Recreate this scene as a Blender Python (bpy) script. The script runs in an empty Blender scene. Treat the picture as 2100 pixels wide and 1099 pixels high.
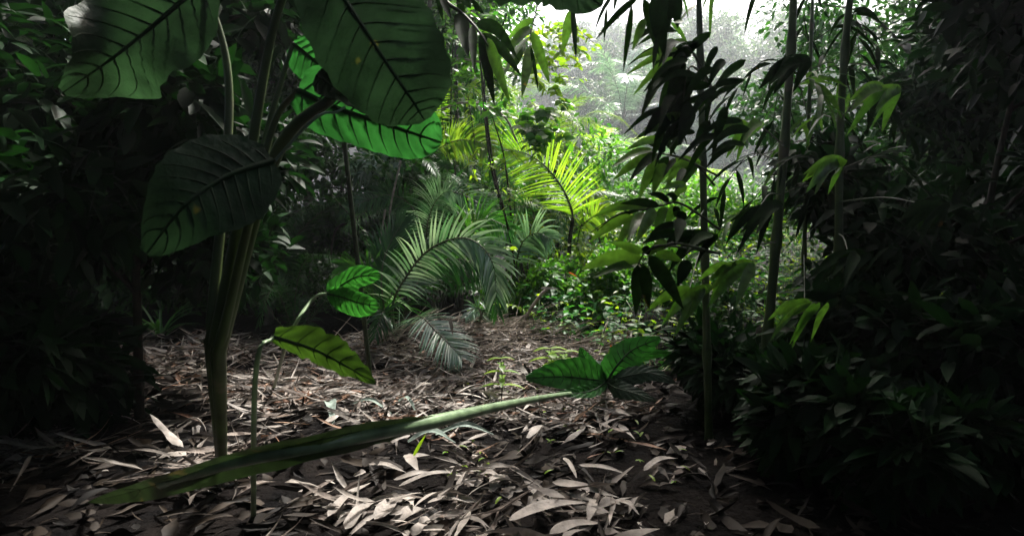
import bpy, math, random
import numpy as np
from mathutils import Vector, Matrix

R = math.radians
sc = bpy.context.scene
col = sc.collection
random.seed(7)
rng = np.random.default_rng(7)

# ------------------------------------------------------------------ camera, light, exposure
CAM_H, PITCH, F = 1.1, R(5), 1180.0          # metres, down tilt, focal length in photo pixels (2100 wide)
cd = bpy.data.cameras.new('camera'); cam = bpy.data.objects.new('camera', cd); col.objects.link(cam)
cam.location = (0, 0, CAM_H); cam.rotation_euler = (R(90) - PITCH, 0, 0)
cd.sensor_width = 36; cd.lens = 36 * F / 2100; cd.clip_start = 0.02; cd.clip_end = 1000
cd.dof.use_dof = True; cd.dof.focus_distance = 4.6; cd.dof.aperture_fstop = 5.0
sc.camera = cam

SUN_EL, SUN_AZ = R(54), R(26)                # azimuth measured from +Y (view direction) towards +X
w = bpy.data.worlds.new('World'); sc.world = w; w.use_nodes = True
nt = w.node_tree; nt.nodes.clear()
sky = nt.nodes.new('ShaderNodeTexSky'); sky.sky_type = 'NISHITA'; sky.sun_disc = False
sky.sun_elevation = SUN_EL; sky.sun_rotation = SUN_AZ
sky.air_density = 1.0; sky.dust_density = 6.0; sky.ozone_density = 0.6
bg = nt.nodes.new('ShaderNodeBackground'); bg.inputs[1].default_value = 0.15
wo = nt.nodes.new('ShaderNodeOutputWorld')
nt.links.new(sky.outputs[0], bg.inputs[0]); nt.links.new(bg.outputs[0], wo.inputs[0])
sd = bpy.data.lights.new('sun', 'SUN'); sun = bpy.data.objects.new('sun', sd); col.objects.link(sun)
sd.energy = 3.8; sd.angle = R(6); sd.color = (1.0, 0.97, 0.92)
tosun = Vector((math.sin(SUN_AZ) * math.cos(SUN_EL), math.cos(SUN_AZ) * math.cos(SUN_EL), math.sin(SUN_EL)))
sun.rotation_euler = tosun.to_track_quat('Z', 'Y').to_euler()
sc.view_settings.view_transform = 'Standard'; sc.view_settings.look = 'None'
sc.view_settings.exposure = 1.75; sc.view_settings.gamma = 1
sc.cycles.max_bounces = 6; sc.cycles.diffuse_bounces = 3; sc.cycles.glossy_bounces = 2
sc.cycles.transmission_bounces = 4; sc.cycles.volume_bounces = 1; sc.cycles.transparent_max_bounces = 4
sc.cycles.caustics_reflective = False; sc.cycles.caustics_refractive = False

# ------------------------------------------------------------------ helpers
CF = np.array([0, math.cos(PITCH), -math.sin(PITCH)]); CU = np.array([0, math.sin(PITCH), math.cos(PITCH)])
CR = np.array([1.0, 0, 0]); CP = np.array([0, 0, CAM_H])
def P(x, y, d):
    """photo pixel (2100x1099) and depth -> world point"""
    return CP + d * (CF + (x - 1050) / F * CR + (549.5 - y) / F * CU)
def G(x, y, z=0.0):
    """photo pixel -> point on the ground"""
    r = CF + (x - 1050) / F * CR + (549.5 - y) / F * CU
    return CP + r * (z - CAM_H) / r[2]
def nz(v):
    v = np.asarray(v, float); return v / np.maximum(np.linalg.norm(v, axis=-1, keepdims=True), 1e-9)

def spline(pts, n):
    """Catmull-Rom through pts, n samples"""
    p = np.asarray(pts, float)
    if len(p) == 2: return p[0] + (p[1] - p[0]) * np.linspace(0, 1, n)[:, None]
    q = np.vstack([2 * p[0] - p[1], p, 2 * p[-1] - p[-2]])
    u = np.linspace(0, len(p) - 1 - 1e-6, n); i = u.astype(int); t = (u - i)[:, None]
    a, b, c, d = q[i], q[i + 1], q[i + 2], q[i + 3]
    return 0.5 * (2 * b + (c - a) * t + (2 * a - 5 * b + 4 * c - d) * t ** 2 + (3 * b - 3 * c + d - a) * t ** 3)

class MB:
    def __init__(s): s.v = []; s.f = []; s.n = 0
    def add(s, v, f):
        v = np.asarray(v, float).reshape(-1, 3)
        s.v.append(v); s.f.append(np.asarray(f, int) + s.n); s.n += len(v); return s
    def mesh(s, name):
        v = np.vstack(s.v); f = np.vstack(s.f)
        me = bpy.data.meshes.new(name)
        me.vertices.add(len(v)); me.vertices.foreach_set('co', v.ravel())
        me.loops.add(f.size); me.loops.foreach_set('vertex_index', f.ravel().astype(np.int32))
        me.polygons.add(len(f)); me.polygons.foreach_set('loop_start', np.arange(0, f.size, 4, dtype=np.int32))
        me.polygons.foreach_set('loop_total', np.full(len(f), 4, dtype=np.int32))
        me.polygons.foreach_set('use_smooth', np.ones(len(f), dtype=bool))
        me.update(calc_edges=True)
        return me
    def build(s, name, mat, parent=None, origin=None):
        if origin is not None:
            s.v = [x - np.asarray(origin) for x in s.v]
        me = s.mesh(name); me.materials.append(mat)
        o = bpy.data.objects.new(name, me); col.objects.link(o)
        if parent is not None: o.parent = parent
        if origin is not None: o.location = tuple(float(c) for c in origin)
        return o

def tube(mb, pts, rad, ns=7):
    p = np.asarray(pts, float); k = len(p); rad = np.broadcast_to(np.asarray(rad, float), (k,))
    T = nz(np.gradient(p, axis=0)); ref = np.array([0.31, 0.22, 0.92])
    if abs(T[0] @ ref) > 0.9: ref = np.array([1, 0.1, 0])
    A = nz(np.cross(T, ref)); B = np.cross(T, A)
    th = np.linspace(0, 2 * math.pi, ns, endpoint=False)
    v = p[:, None] + rad[:, None, None] * (np.cos(th)[None, :, None] * A[:, None] + np.sin(th)[None, :, None] * B[:, None])
    f = []
    for i in range(k - 1):
        for j in range(ns):
            j2 = (j + 1) % ns
            f.append([i * ns + j, i * ns + j2, (i + 1) * ns + j2, (i + 1) * ns + j])
    return mb.add(v, f)

def lance(t): return np.clip(np.sin(np.pi * np.clip(t, 0, 1) ** 0.62) ** 0.8, 0.03, 1)      # bamboo
def leaflet(t): return np.clip((1 - t ** 2.2) * np.clip(t * 9 + 0.3, 0, 1), 0.04, 1)         # palm leaflet
def ovate(t): return np.clip(np.sin(np.pi * np.clip(t * 0.93 + 0.05, 0, 1) ** 0.8) ** 0.75, 0.03, 1)
def heart(t): return np.clip(np.clip(t * 14 + 0.35, 0, 1) * (1 - t ** 1.7) ** 0.85, 0.03, 1)

def blades(mb, B, D, U, L, W, seg=5, droop=0.5, fold=0.3, prof=leaflet, bend=0.0, wave=0.0, rot=0.0):
    """a batch of leaf blades: three columns of vertices each, folded along the midrib"""
    B = np.atleast_2d(B).astype(float); N = len(B); D = nz(np.broadcast_to(D, (N, 3))); U = np.broadcast_to(U, (N, 3)).astype(float)
    L = np.broadcast_to(np.asarray(L, float), (N,)); W = np.broadcast_to(np.asarray(W, float), (N,))
    droop = np.broadcast_to(np.asarray(droop, float), (N,)); bend = np.broadcast_to(np.asarray(bend, float), (N,))
    fold = np.broadcast_to(np.asarray(fold, float), (N,))
    p = B.copy(); d = D.copy(); V = np.zeros((N, seg + 1, 3, 3)); g = np.array([0, 0, -1.0])
    s = nz(np.cross(d, U)); ph = rng.random(N) * 6.3
    for i in range(seg + 1):
        t = i / seg
        s = nz(s - d * np.sum(s * d, 1, keepdims=True)); n = np.cross(s, d)
        wd = (W * prof(t))[:, None] * (1 + wave * np.sin(ph + t * 9))[:, None] * 0.5
        cf, sf = np.cos(fold)[:, None], np.sin(fold)[:, None]
        V[:, i, 0] = p - s * wd * cf + n * wd * sf
        V[:, i, 1] = p
        V[:, i, 2] = p + s * wd * cf + n * wd * sf
        p = p + d * (L / seg)[:, None]
        d = nz(d + g * (droop / seg)[:, None] + n * (bend / seg)[:, None])
        if rot: s = nz(s + n * rot / seg)
    q = []
    for i in range(seg):
        for c in range(2):
            a = i * 3 + c; q.append([a, a + 1, a + 4, a + 3])
    f = (np.array(q)[None] + (np.arange(N) * (seg + 1) * 3)[:, None, None]).reshape(-1, 4)
    return mb.add(V, f)

def tag(o, label=None, cat=None, group=None, kind=None):
    if label: o['label'] = label
    if cat: o['category'] = cat
    if group: o['group'] = group
    if kind: o['kind'] = kind
    return o
def thing(name, label, cat, loc=(0, 0, 0), group=None):
    o = bpy.data.objects.new(name, None); col.objects.link(o)
    o.location = tuple(float(c) for c in loc); o.empty_display_size = 0.1
    return tag(o, label, cat, group)
def copy_tree(o, parent=None):
    c = o.copy(); col.objects.link(c)
    if parent is not None: c.parent = parent
    for ch in list(o.children): copy_tree(ch, c)
    return c
def rel(pts, root): return np.asarray(pts, float) - np.array(root.location)

# ------------------------------------------------------------------ materials
def nodes(m):
    m.use_nodes = True; t = m.node_tree; t.nodes.clear(); return t, t.nodes.new, t.links.new
def leafmat(name, c1, c2, trans=0.4, tc=None, rough=0.4, spec=0.4, spots=None, vein=0.0, bump=0.0, scale=30):
    """leaf: diffuse + gloss on top, light coming through; colour differs from leaf to leaf"""
    m = bpy.data.materials.new(name); t, N, K = nodes(m)
    geo = N('ShaderNodeNewGeometry'); tc_ = N('ShaderNodeTexCoord')
    mix = N('ShaderNodeMix'); mix.data_type = 'RGBA'
    mix.inputs[6].default_value = (*c1, 1); mix.inputs[7].default_value = (*c2, 1)
    K(geo.outputs['Random Per Island'], mix.inputs[0])
    noi = N('ShaderNodeTexNoise'); noi.inputs['Scale'].default_value = scale; noi.inputs['Detail'].default_value = 4
    K(tc_.outputs['Object'], noi.inputs['Vector'])
    ramp = N('ShaderNodeMapRange'); ramp.inputs[1].default_value = 0.3; ramp.inputs[2].default_value = 0.7
    ramp.inputs[3].default_value = 0.55; ramp.inputs[4].default_value = 1.4
    K(noi.outputs[0], ramp.inputs[0])
    mul = N('ShaderNodeMix'); mul.data_type = 'RGBA'; mul.blend_type = 'MULTIPLY'; mul.inputs[0].default_value = 1
    K(mix.outputs[2], mul.inputs[6]); K(ramp.outputs[0], mul.inputs[7])
    colr = mul.outputs[2]
    if spots:
        n2 = N('ShaderNodeTexNoise'); n2.inputs['Scale'].default_value = spots[1]; n2.inputs['Detail'].default_value = 3
        K(tc_.outputs['Object'], n2.inputs['Vector'])
        r2 = N('ShaderNodeMapRange'); r2.inputs[1].default_value = spots[2]; r2.inputs[2].default_value = spots[2] + 0.05
        K(n2.outputs[0], r2.inputs[0])
        m2 = N('ShaderNodeMix'); m2.data_type = 'RGBA'; m2.inputs[7].default_value = (*spots[0], 1)
        K(r2.outputs[0], m2.inputs[0]); K(colr, m2.inputs[6]); colr = m2.outputs[2]
    pb = N('ShaderNodeBsdfPrincipled'); pb.inputs['Roughness'].default_value = rough
    pb.inputs['Specular IOR Level'].default_value = spec
    K(colr, pb.inputs['Base Color'])
    out = N('ShaderNodeOutputMaterial')
    if trans > 0:
        tr = N('ShaderNodeBsdfTranslucent')
        if tc:
            m3 = N('ShaderNodeMix'); m3.data_type = 'RGBA'; m3.blend_type = 'MULTIPLY'; m3.inputs[0].default_value = 1
            m3.inputs[7].default_value = (*tc, 1); K(colr, m3.inputs[6]); K(m3.outputs[2], tr.inputs[0])
        else: K(colr, tr.inputs[0])
        ms = N('ShaderNodeMixShader'); ms.inputs[0].default_value = trans
        K(pb.outputs[0], ms.inputs[1]); K(tr.outputs[0], ms.inputs[2]); K(ms.outputs[0], out.inputs[0])
    else: K(pb.outputs[0], out.inputs[0])
    if bump:
        b = N('ShaderNodeBump'); b.inputs['Strength'].default_value = bump; b.inputs['Distance'].default_value = 0.01
        n4 = N('ShaderNodeTexNoise'); n4.inputs['Scale'].default_value = scale * 3; n4.inputs['Detail'].default_value = 3
        K(tc_.outputs['Object'], n4.inputs['Vector']); K(n4.outputs[0], b.inputs['Height']); K(b.outputs[0], pb.inputs['Normal'])
    return m
TY = (3.2, 2.6, 0.9)      # light that has come through a leaf is yellower and stronger than what it reflects
M = dict(
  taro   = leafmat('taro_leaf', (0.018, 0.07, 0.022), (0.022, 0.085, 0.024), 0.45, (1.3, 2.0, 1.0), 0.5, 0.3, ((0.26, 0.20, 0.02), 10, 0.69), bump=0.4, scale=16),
  tarod  = leafmat('shaded_taro_leaf', (0.013, 0.029, 0.016), (0.016, 0.034, 0.017), 0.3, (1.3, 1.6, 1.0), 0.55, 0.2, ((0.20, 0.15, 0.03), 11, 0.68), bump=0.5, scale=13),  # taro leaf copy with the shade painted into its green
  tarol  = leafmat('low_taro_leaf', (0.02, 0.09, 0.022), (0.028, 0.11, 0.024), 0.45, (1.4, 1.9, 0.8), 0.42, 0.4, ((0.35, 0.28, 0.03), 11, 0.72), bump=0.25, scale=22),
  vein   = leafmat('leaf_vein', (0.012, 0.03, 0.01), (0.012, 0.03, 0.01), 0, None, 0.6, 0.2),
  pale   = leafmat('pale_leaf_underside', (0.22, 0.28, 0.24), (0.25, 0.30, 0.26), 0.2, None, 0.7, 0.1, scale=30, bump=0.2),
  stalk  = leafmat('green_stalk', (0.16, 0.24, 0.13), (0.18, 0.26, 0.14), 0, None, 0.35, 0.5, scale=14),
  bamboo = leafmat('bamboo_leaf', (0.03, 0.075, 0.015), (0.05, 0.10, 0.02), 0.42, (2.0, 2.4, 0.9), 0.45, 0.3, ((0.22, 0.16, 0.03), 14, 0.72), scale=40),
  bambl  = leafmat('fallen_blade', (0.022, 0.045, 0.012), (0.03, 0.055, 0.014), 0.12, None, 0.5, 0.3, ((0.12, 0.10, 0.03), 10, 0.66), scale=18),
  olive  = leafmat('olive_leaf', (0.035, 0.07, 0.012), (0.04, 0.08, 0.014), 0.35, (1.3, 1.5, 0.7), 0.5, 0.3, ((0.16, 0.12, 0.03), 12, 0.66), scale=18, bump=.2),
  bambd  = leafmat('shaded_bamboo_leaf', (0.005, 0.013, 0.005), (0.010, 0.025, 0.007), 0.12, (1.5, 2.0, 0.8), 0.7, 0.04, ((0.10, 0.05, 0.015), 12, 0.7), scale=40),  # shaded copy of the bamboo leaf; silhouette darkness put into the colour
  twig   = leafmat('bamboo_twig', (0.02, 0.03, 0.012), (0.02, 0.03, 0.012), 0, None, 0.6, 0.2),
  culm   = leafmat('bamboo_culm', (0.04, 0.065, 0.02), (0.05, 0.07, 0.02), 0, None, 0.4, 0.4, ((0.08, 0.07, 0.04), 6, 0.62), scale=9),
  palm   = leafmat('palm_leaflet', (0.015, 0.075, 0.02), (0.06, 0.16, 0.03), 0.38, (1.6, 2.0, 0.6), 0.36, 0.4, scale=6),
  palmd  = leafmat('shaded_palm_leaflet', (0.008, 0.040, 0.012), (0.03, 0.10, 0.025), 0.3, (1.6, 2.0, 0.6), 0.38, 0.3, scale=6),  # palm leaflet copy for shaded fronds, shade put into the base colour
  palmy  = leafmat('sunlit_palm_leaflet', (0.15, 0.31, 0.03), (0.24, 0.38, 0.04), 0.62, (1.7, 1.8, 0.7), 0.4, 0.4, scale=6),  # sunlit copy of the palm leaflet; backlight put into the bright yellow
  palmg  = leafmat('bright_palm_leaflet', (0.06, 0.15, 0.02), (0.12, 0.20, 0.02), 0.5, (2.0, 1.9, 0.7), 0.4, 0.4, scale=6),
  palmh  = leafmat('glossy_palm_leaflet', (0.08, 0.18, 0.10), (0.38, 0.47, 0.42), 0.25, (1.3, 1.6, 0.8), 0.3, 0.8, scale=6),  # pale glaucous tone, lifted to carry the white sky's reflection
  palms  = leafmat('silvery_palm_leaflet', (0.035, 0.12, 0.05), (0.24, 0.34, 0.27), 0.3, (1.3, 1.6, 0.8), 0.3, 0.8, scale=6),  # silver tone partly stands in for sky sheen on the leaflets
  rachis = leafmat('palm_rachis', (0.035, 0.045, 0.02), (0.05, 0.05, 0.025), 0, None, 0.5, 0.3),
  shrub  = leafmat('shrub_leaf', (0.018, 0.08, 0.012), (0.08, 0.19, 0.02), 0.45, (1.7, 2.0, 0.7), 0.45, 0.3, scale=5),
  shrubd = leafmat('shaded_shrub_leaf', (0.006, 0.030, 0.008), (0.03, 0.095, 0.018), 0.3, (1.6, 2.0, 0.7), 0.5, 0.2, scale=5),  # shrub leaf as it looks in shade, the darkness is in its colour
  lime   = leafmat('lime_leaf', (0.10, 0.22, 0.02), (0.20, 0.30, 0.025), 0.55, (1.8, 1.8, 0.6), 0.42, 0.4, scale=5),
  cover  = leafmat('ground_cover_leaf', (0.012, 0.08, 0.02), (0.05, 0.16, 0.04), 0.35, (1.6, 2.0, 0.7), 0.5, 0.25, scale=5),
  far    = leafmat('far_leaf', (0.010, 0.035, 0.018), (0.10, 0.17, 0.09), 0.35, (1.5, 1.6, 0.8), 0.4, 0.5, scale=1),
  bark   = leafmat('bark', (0.06, 0.055, 0.045), (0.09, 0.08, 0.065), 0, None, 0.85, 0.1, scale=18, bump=0.6),
  leafshade  = leafmat('shade_black_leaf', (0.002, 0.010, 0.003), (0.007, 0.030, 0.007), 0.2, (1.6, 2.0, 0.8), 0.55, 0.08, scale=5),  # deep shade of the forest edges put into the leaf colour
  vine   = leafmat('dark_vine', (0.02, 0.018, 0.013), (0.03, 0.025, 0.018), 0, None, 0.8, 0.1),
  dry    = leafmat('dry_leaf', (0.10, 0.086, 0.075), (0.34, 0.305, 0.27), 0.12, None, 0.6, 0.25, ((0.16, 0.11, 0.08), 7, 0.66), scale=16, bump=0.5),
  dryb   = leafmat('brown_dry_leaf', (0.13, 0.055, 0.03), (0.28, 0.18, 0.12), 0.12, None, 0.6, 0.25, scale=16, bump=0.5),
  dryg   = leafmat('grey_brown_dry_leaf', (0.06, 0.046, 0.038), (0.22, 0.185, 0.16), 0.1, None, 0.7, 0.15, ((0.03, 0.02, 0.015), 9, 0.6), scale=20, bump=0.5),
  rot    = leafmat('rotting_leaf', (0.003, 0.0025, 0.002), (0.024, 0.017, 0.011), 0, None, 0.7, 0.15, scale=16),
  stick  = leafmat('dead_stick', (0.10, 0.08, 0.06), (0.36, 0.31, 0.26), 0, None, 0.8, 0.1, scale=20),
  orange = leafmat('orange_leaf', (0.45, 0.10, 0.03), (0.5, 0.14, 0.03), 0.4, None, 0.5, 0.3),
)
def soil_mat():
    m = bpy.data.materials.new('forest_soil'); t, N, K = nodes(m)
    tc = N('ShaderNodeTexCoord'); n = N('ShaderNodeTexNoise'); n.inputs['Scale'].default_value = 5; n.inputs['Detail'].default_value = 8
    K(tc.outputs['Object'], n.inputs['Vector'])
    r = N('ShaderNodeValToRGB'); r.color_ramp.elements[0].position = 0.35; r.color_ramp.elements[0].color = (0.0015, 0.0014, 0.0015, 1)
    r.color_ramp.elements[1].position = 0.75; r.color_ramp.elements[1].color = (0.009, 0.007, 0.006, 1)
    K(n.outputs[0], r.inputs[0]); pb = N('ShaderNodeBsdfPrincipled'); pb.inputs['Roughness'].default_value = 0.95
    pb.inputs['Specular IOR Level'].default_value = 0.05
    K(r.outputs[0], pb.inputs['Base Color']); b = N('ShaderNodeBump'); b.inputs['Strength'].default_value = 0.8; b.inputs['Distance'].default_value = 0.03
    n2 = N('ShaderNodeTexNoise'); n2.inputs['Scale'].default_value = 30; n2.inputs['Detail'].default_value = 6
    K(tc.outputs['Object'], n2.inputs['Vector']); K(n2.outputs[0], b.inputs['Height']); K(b.outputs[0], pb.inputs['Normal'])
    o = N('ShaderNodeOutputMaterial'); K(pb.outputs[0], o.inputs[0]); return m
M['soil'] = soil_mat()

# ------------------------------------------------------------------ terrain
def ground_z(x, y):
    """nearly flat clearing, then a hillside behind the mist"""
    x = np.asarray(x, float); y = np.asarray(y, float)
    z = 0.03 * np.sin(x * 2.1 + 1) * np.sin(y * 1.7) + 0.015 * np.sin(x * 5.3) * np.cos(y * 4.4)
    z = z + .16 * np.exp(-((x + .75) ** 2 / .35 + (y - 4.55) ** 2 / .12)) + .10 * np.exp(-((x - .1) ** 2 / .2 + (y - 4.7) ** 2 / .08))
    z = z + np.clip(y - 60, 0, 55) * 0.40
    z = z + 0.05 * np.clip(np.abs(x) - 4, 0, 10)
    return z
gx = np.concatenate([np.linspace(-400, -12, 20), np.linspace(-10, 10, 90), np.linspace(12, 400, 20)])
gy = np.concatenate([np.linspace(-60, -3, 8), np.linspace(-2, 14, 80), np.linspace(16, 160, 40), np.linspace(175, 600, 10)])
X, Y = np.meshgrid(gx, gy); Z = ground_z(X, Y)
nxg, nyg = len(gx), len(gy)
fi = [[j * nxg + i, j * nxg + i + 1, (j + 1) * nxg + i + 1, (j + 1) * nxg + i] for j in range(nyg - 1) for i in range(nxg - 1)]
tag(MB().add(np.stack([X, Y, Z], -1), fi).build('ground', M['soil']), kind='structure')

# ------------------------------------------------------------------ plant builders
def frond_mesh(pts, up, nleaf, L, W, mb=None, t0=0.12, a0=72, a1=28, droop=0.5, fold=0.35, lift=0.1, jit=0.06, r0=0.009, miss=0.0, env=None):
    """pinnate frond: rachis spline with a row of leaflets on each side; returns (leaflets, rachis)"""
    K_ = 60; c = spline(pts, K_); T = nz(np.gradient(c, axis=0)); up = np.asarray(up, float)
    lf = mb or MB(); ra = MB()
    tube(ra, c, np.linspace(r0, r0 * 0.18, K_), 5)
    u = np.linspace(t0, 0.995, nleaf)
    for sgn in (-1, 1):
        uu = np.clip(u + rng.normal(0, 0.2 / nleaf, nleaf), 0, 1)
        if miss: uu = uu[rng.random(len(uu)) > miss]
        idx = uu * (K_ - 1); i = np.minimum(idx.astype(int), K_ - 2); fr = (idx - i)[:, None]
        B = c[i] * (1 - fr) + c[i + 1] * fr; t = nz(T[i] * (1 - fr) + T[i + 1] * fr)
        s = nz(np.cross(t, up)); n = np.cross(s, t)
        s01 = (uu - t0) / (1 - t0)
        a = np.radians(a0 + (a1 - a0) * s01 ** 1.1 + rng.normal(0, 70 * jit, len(uu)))[:, None]
        D = np.cos(a) * t + np.sin(a) * (s * sgn) + n * (lift + rng.normal(0, jit, (len(uu), 1)))
        e = (0.35 + 0.65 * np.sin(np.pi * np.clip(s01 * 0.85 + 0.12, 0, 1))) if env is None else env(s01)
        Ll = L * e * (1 + rng.normal(0, jit, len(uu)))
        blades(lf, B, D, n, Ll, W * (0.6 + 0.4 * e), 6, droop * (1 + rng.normal(0, 0.3, len(uu))), fold, leaflet)
    return lf, ra
def frond(parent, pts, up, nleaf, L, W, mat, **k):
    pts = rel(pts, parent); lf, ra = frond_mesh(pts, up, nleaf, L, W, **k)
    o = ra.build('frond', M['rachis'], parent); lf.build('foliage', mat, o); return o

# shared frond meshes in local space, growing along +Y and arching over
def proto(L, rise, nleaf, ll, lw, droop=0.6, **k):
    pts = [(0, 0, 0), (0.02, L * .22, rise * .62), (0, L * .5, rise), (-0.02, L * .78, rise * .86), (0, L, rise * .42)]
    lf, ra = frond_mesh(pts, (0, -0.3, 1), nleaf, ll, lw, droop=droop, **k)
    return lf.mesh('frond'), ra.mesh('rachis')
PF = [proto(1.5, .75, 60, .32, .014), proto(1.8, 1.1, 68, .36, .015, droop=0.9), proto(1.2, .9, 48, .28, .014, jit=.12, droop=.5), proto(2.0, .5, 70, .38, .015, droop=1.2, miss=.08)]
PM = {}
def pframe(kind, mat):
    if (kind, mat) not in PM:
        a, b = PF[kind]; a = a.copy(); a.materials.append(M[mat]); b = b.copy(); b.materials.append(M['rachis']); PM[kind, mat] = (a, b)
    return PM[kind, mat]
def add_frond(parent, kind, mat, loc, az, tilt, s, roll=0):
    a, b = pframe(kind, mat)
    o = bpy.data.objects.new('frond', b); col.objects.link(o); o.parent = parent
    o.location = loc; o.rotation_euler = (tilt, roll, az); o.scale = (s, s, s)
    r = bpy.data.objects.new('foliage', a); col.objects.link(r); r.parent = o
    return o
def palm(label, loc, n, s, mat='palm', trunk=0.0, group=None, az0=None, spread=6.28, cat='palm', seed=0, tilt=(-.15, .7)):
    rr = random.Random(seed * 31 + 5)
    o = thing('palm', label, cat, loc, group)
    if trunk > 0:
        mb = MB(); c = spline([(0, 0, -.1), (.04, 0, trunk * .5), (0, 0, trunk)], 24)
        tube(mb, c, 0.05 * s * (1 + 0.12 * (np.arange(24) % 2)) * np.linspace(1.2, .7, 24), 9); mb.build('trunk', M['bark'], o)
    for i in range(n):
        az = (az0 or 0) + spread * (i + rr.random() * .6) / n - (spread / 2 if az0 is not None else 0)
        add_frond(o, rr.randrange(4), mat, (0, 0, trunk), az, rr.uniform(*tilt), s * rr.uniform(.75, 1.1), rr.uniform(-.25, .25))
    return o

def leaf_cloud(mb, C, rad, n, L, W, prof=ovate, flat=0.5, droop=0.6, seg=3, fold=.25):
    """leaves through a blob's volume, denser towards its surface"""
    v = nz(rng.normal(size=(n, 3))) * (rng.random((n, 1)) ** 0.45); B = np.asarray(C) + v * np.asarray(rad)
    D = nz(nz(v) * 0.6 + rng.normal(size=(n, 3)) * 0.6 + np.array([0, 0, -0.1]))
    U = nz(np.array([0, 0, 1.0]) + rng.normal(size=(n, 3)) * flat)
    blades(mb, B, D, U, L * rng.uniform(.6, 1.25, n), W * rng.uniform(.7, 1.2, n), seg, droop, fold, prof)

def leafy_branch(lv, br, pts, n, L, W, prof=ovate, r=0.004, droop=0.4, a=55, flat=.35, side=(0, 0, 1), t0=.15):
    """twig with alternate leaves"""
    c = spline(pts, 30); T = nz(np.gradient(c, axis=0)); tube(br, c, np.linspace(r, r * .35, 30), 5)
    u = np.linspace(t0, 1, n) * 29; i = np.clip(u.astype(int), 0, 29)
    s = nz(np.cross(T[i], np.asarray(side, float) + rng.normal(size=(n, 3)) * .25)) * np.where(np.arange(n) % 2, 1, -1)[:, None]
    aa = R(a); D = math.cos(aa) * T[i] + math.sin(aa) * s + rng.normal(size=(n, 3)) * .2
    U = nz(np.array([0, -.25, 1.0]) + rng.normal(size=(n, 3)) * flat)
    blades(lv, c[i], D, U, L * rng.uniform(.7, 1.15, n), W * rng.uniform(.75, 1.1, n), 5, droop, .2, prof)

def shrub_tree(name, label, loc, H, rad, nl, L, W, mat, cat='tree', trunk_r=.06, nb=9, prof=ovate, group=None, lean=(0, 0)):
    """trunk, limbs and a broken crown of leaf clumps"""
    o = thing(name, label, cat, loc, group); tr = MB(); cr = MB()
    top = np.array([lean[0], lean[1], H * .75])
    c = spline([(0, 0, -.1), top * .5 + np.array([.08 * H * random.uniform(-1, 1), .05 * H, 0]), top], 16)
    tube(tr, c, np.linspace(trunk_r, trunk_r * .4, 16), 8)
    for i in range(nb):
        t = random.uniform(.35, 1); p = c[int(t * 15)]
        az = i * 2.4 + random.random(); e = np.array([math.cos(az) * rad * random.uniform(.5, 1), math.sin(az) * rad * random.uniform(.5, 1), H * random.uniform(0.02, .28)])
        q = p + e; tube(tr, spline([p, p + e * .5 + np.array([0, 0, .05 * H]), q], 8), np.linspace(trunk_r * .4, trunk_r * .1, 8), 5)
        k = random.uniform(.28, .5)
        leaf_cloud(cr, q, (rad * k, rad * k, rad * k * .8), nl // nb, L, W, prof)
        leaf_cloud(cr, p + e * .5, (rad * k * .7, rad * k * .7, rad * k * .5), nl // nb // 3, L, W, prof)
    tr.build('trunk', M['bark'] if trunk_r > .03 else M['vine'], o); cr.build('crown', M[mat], o)
    return o

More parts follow.
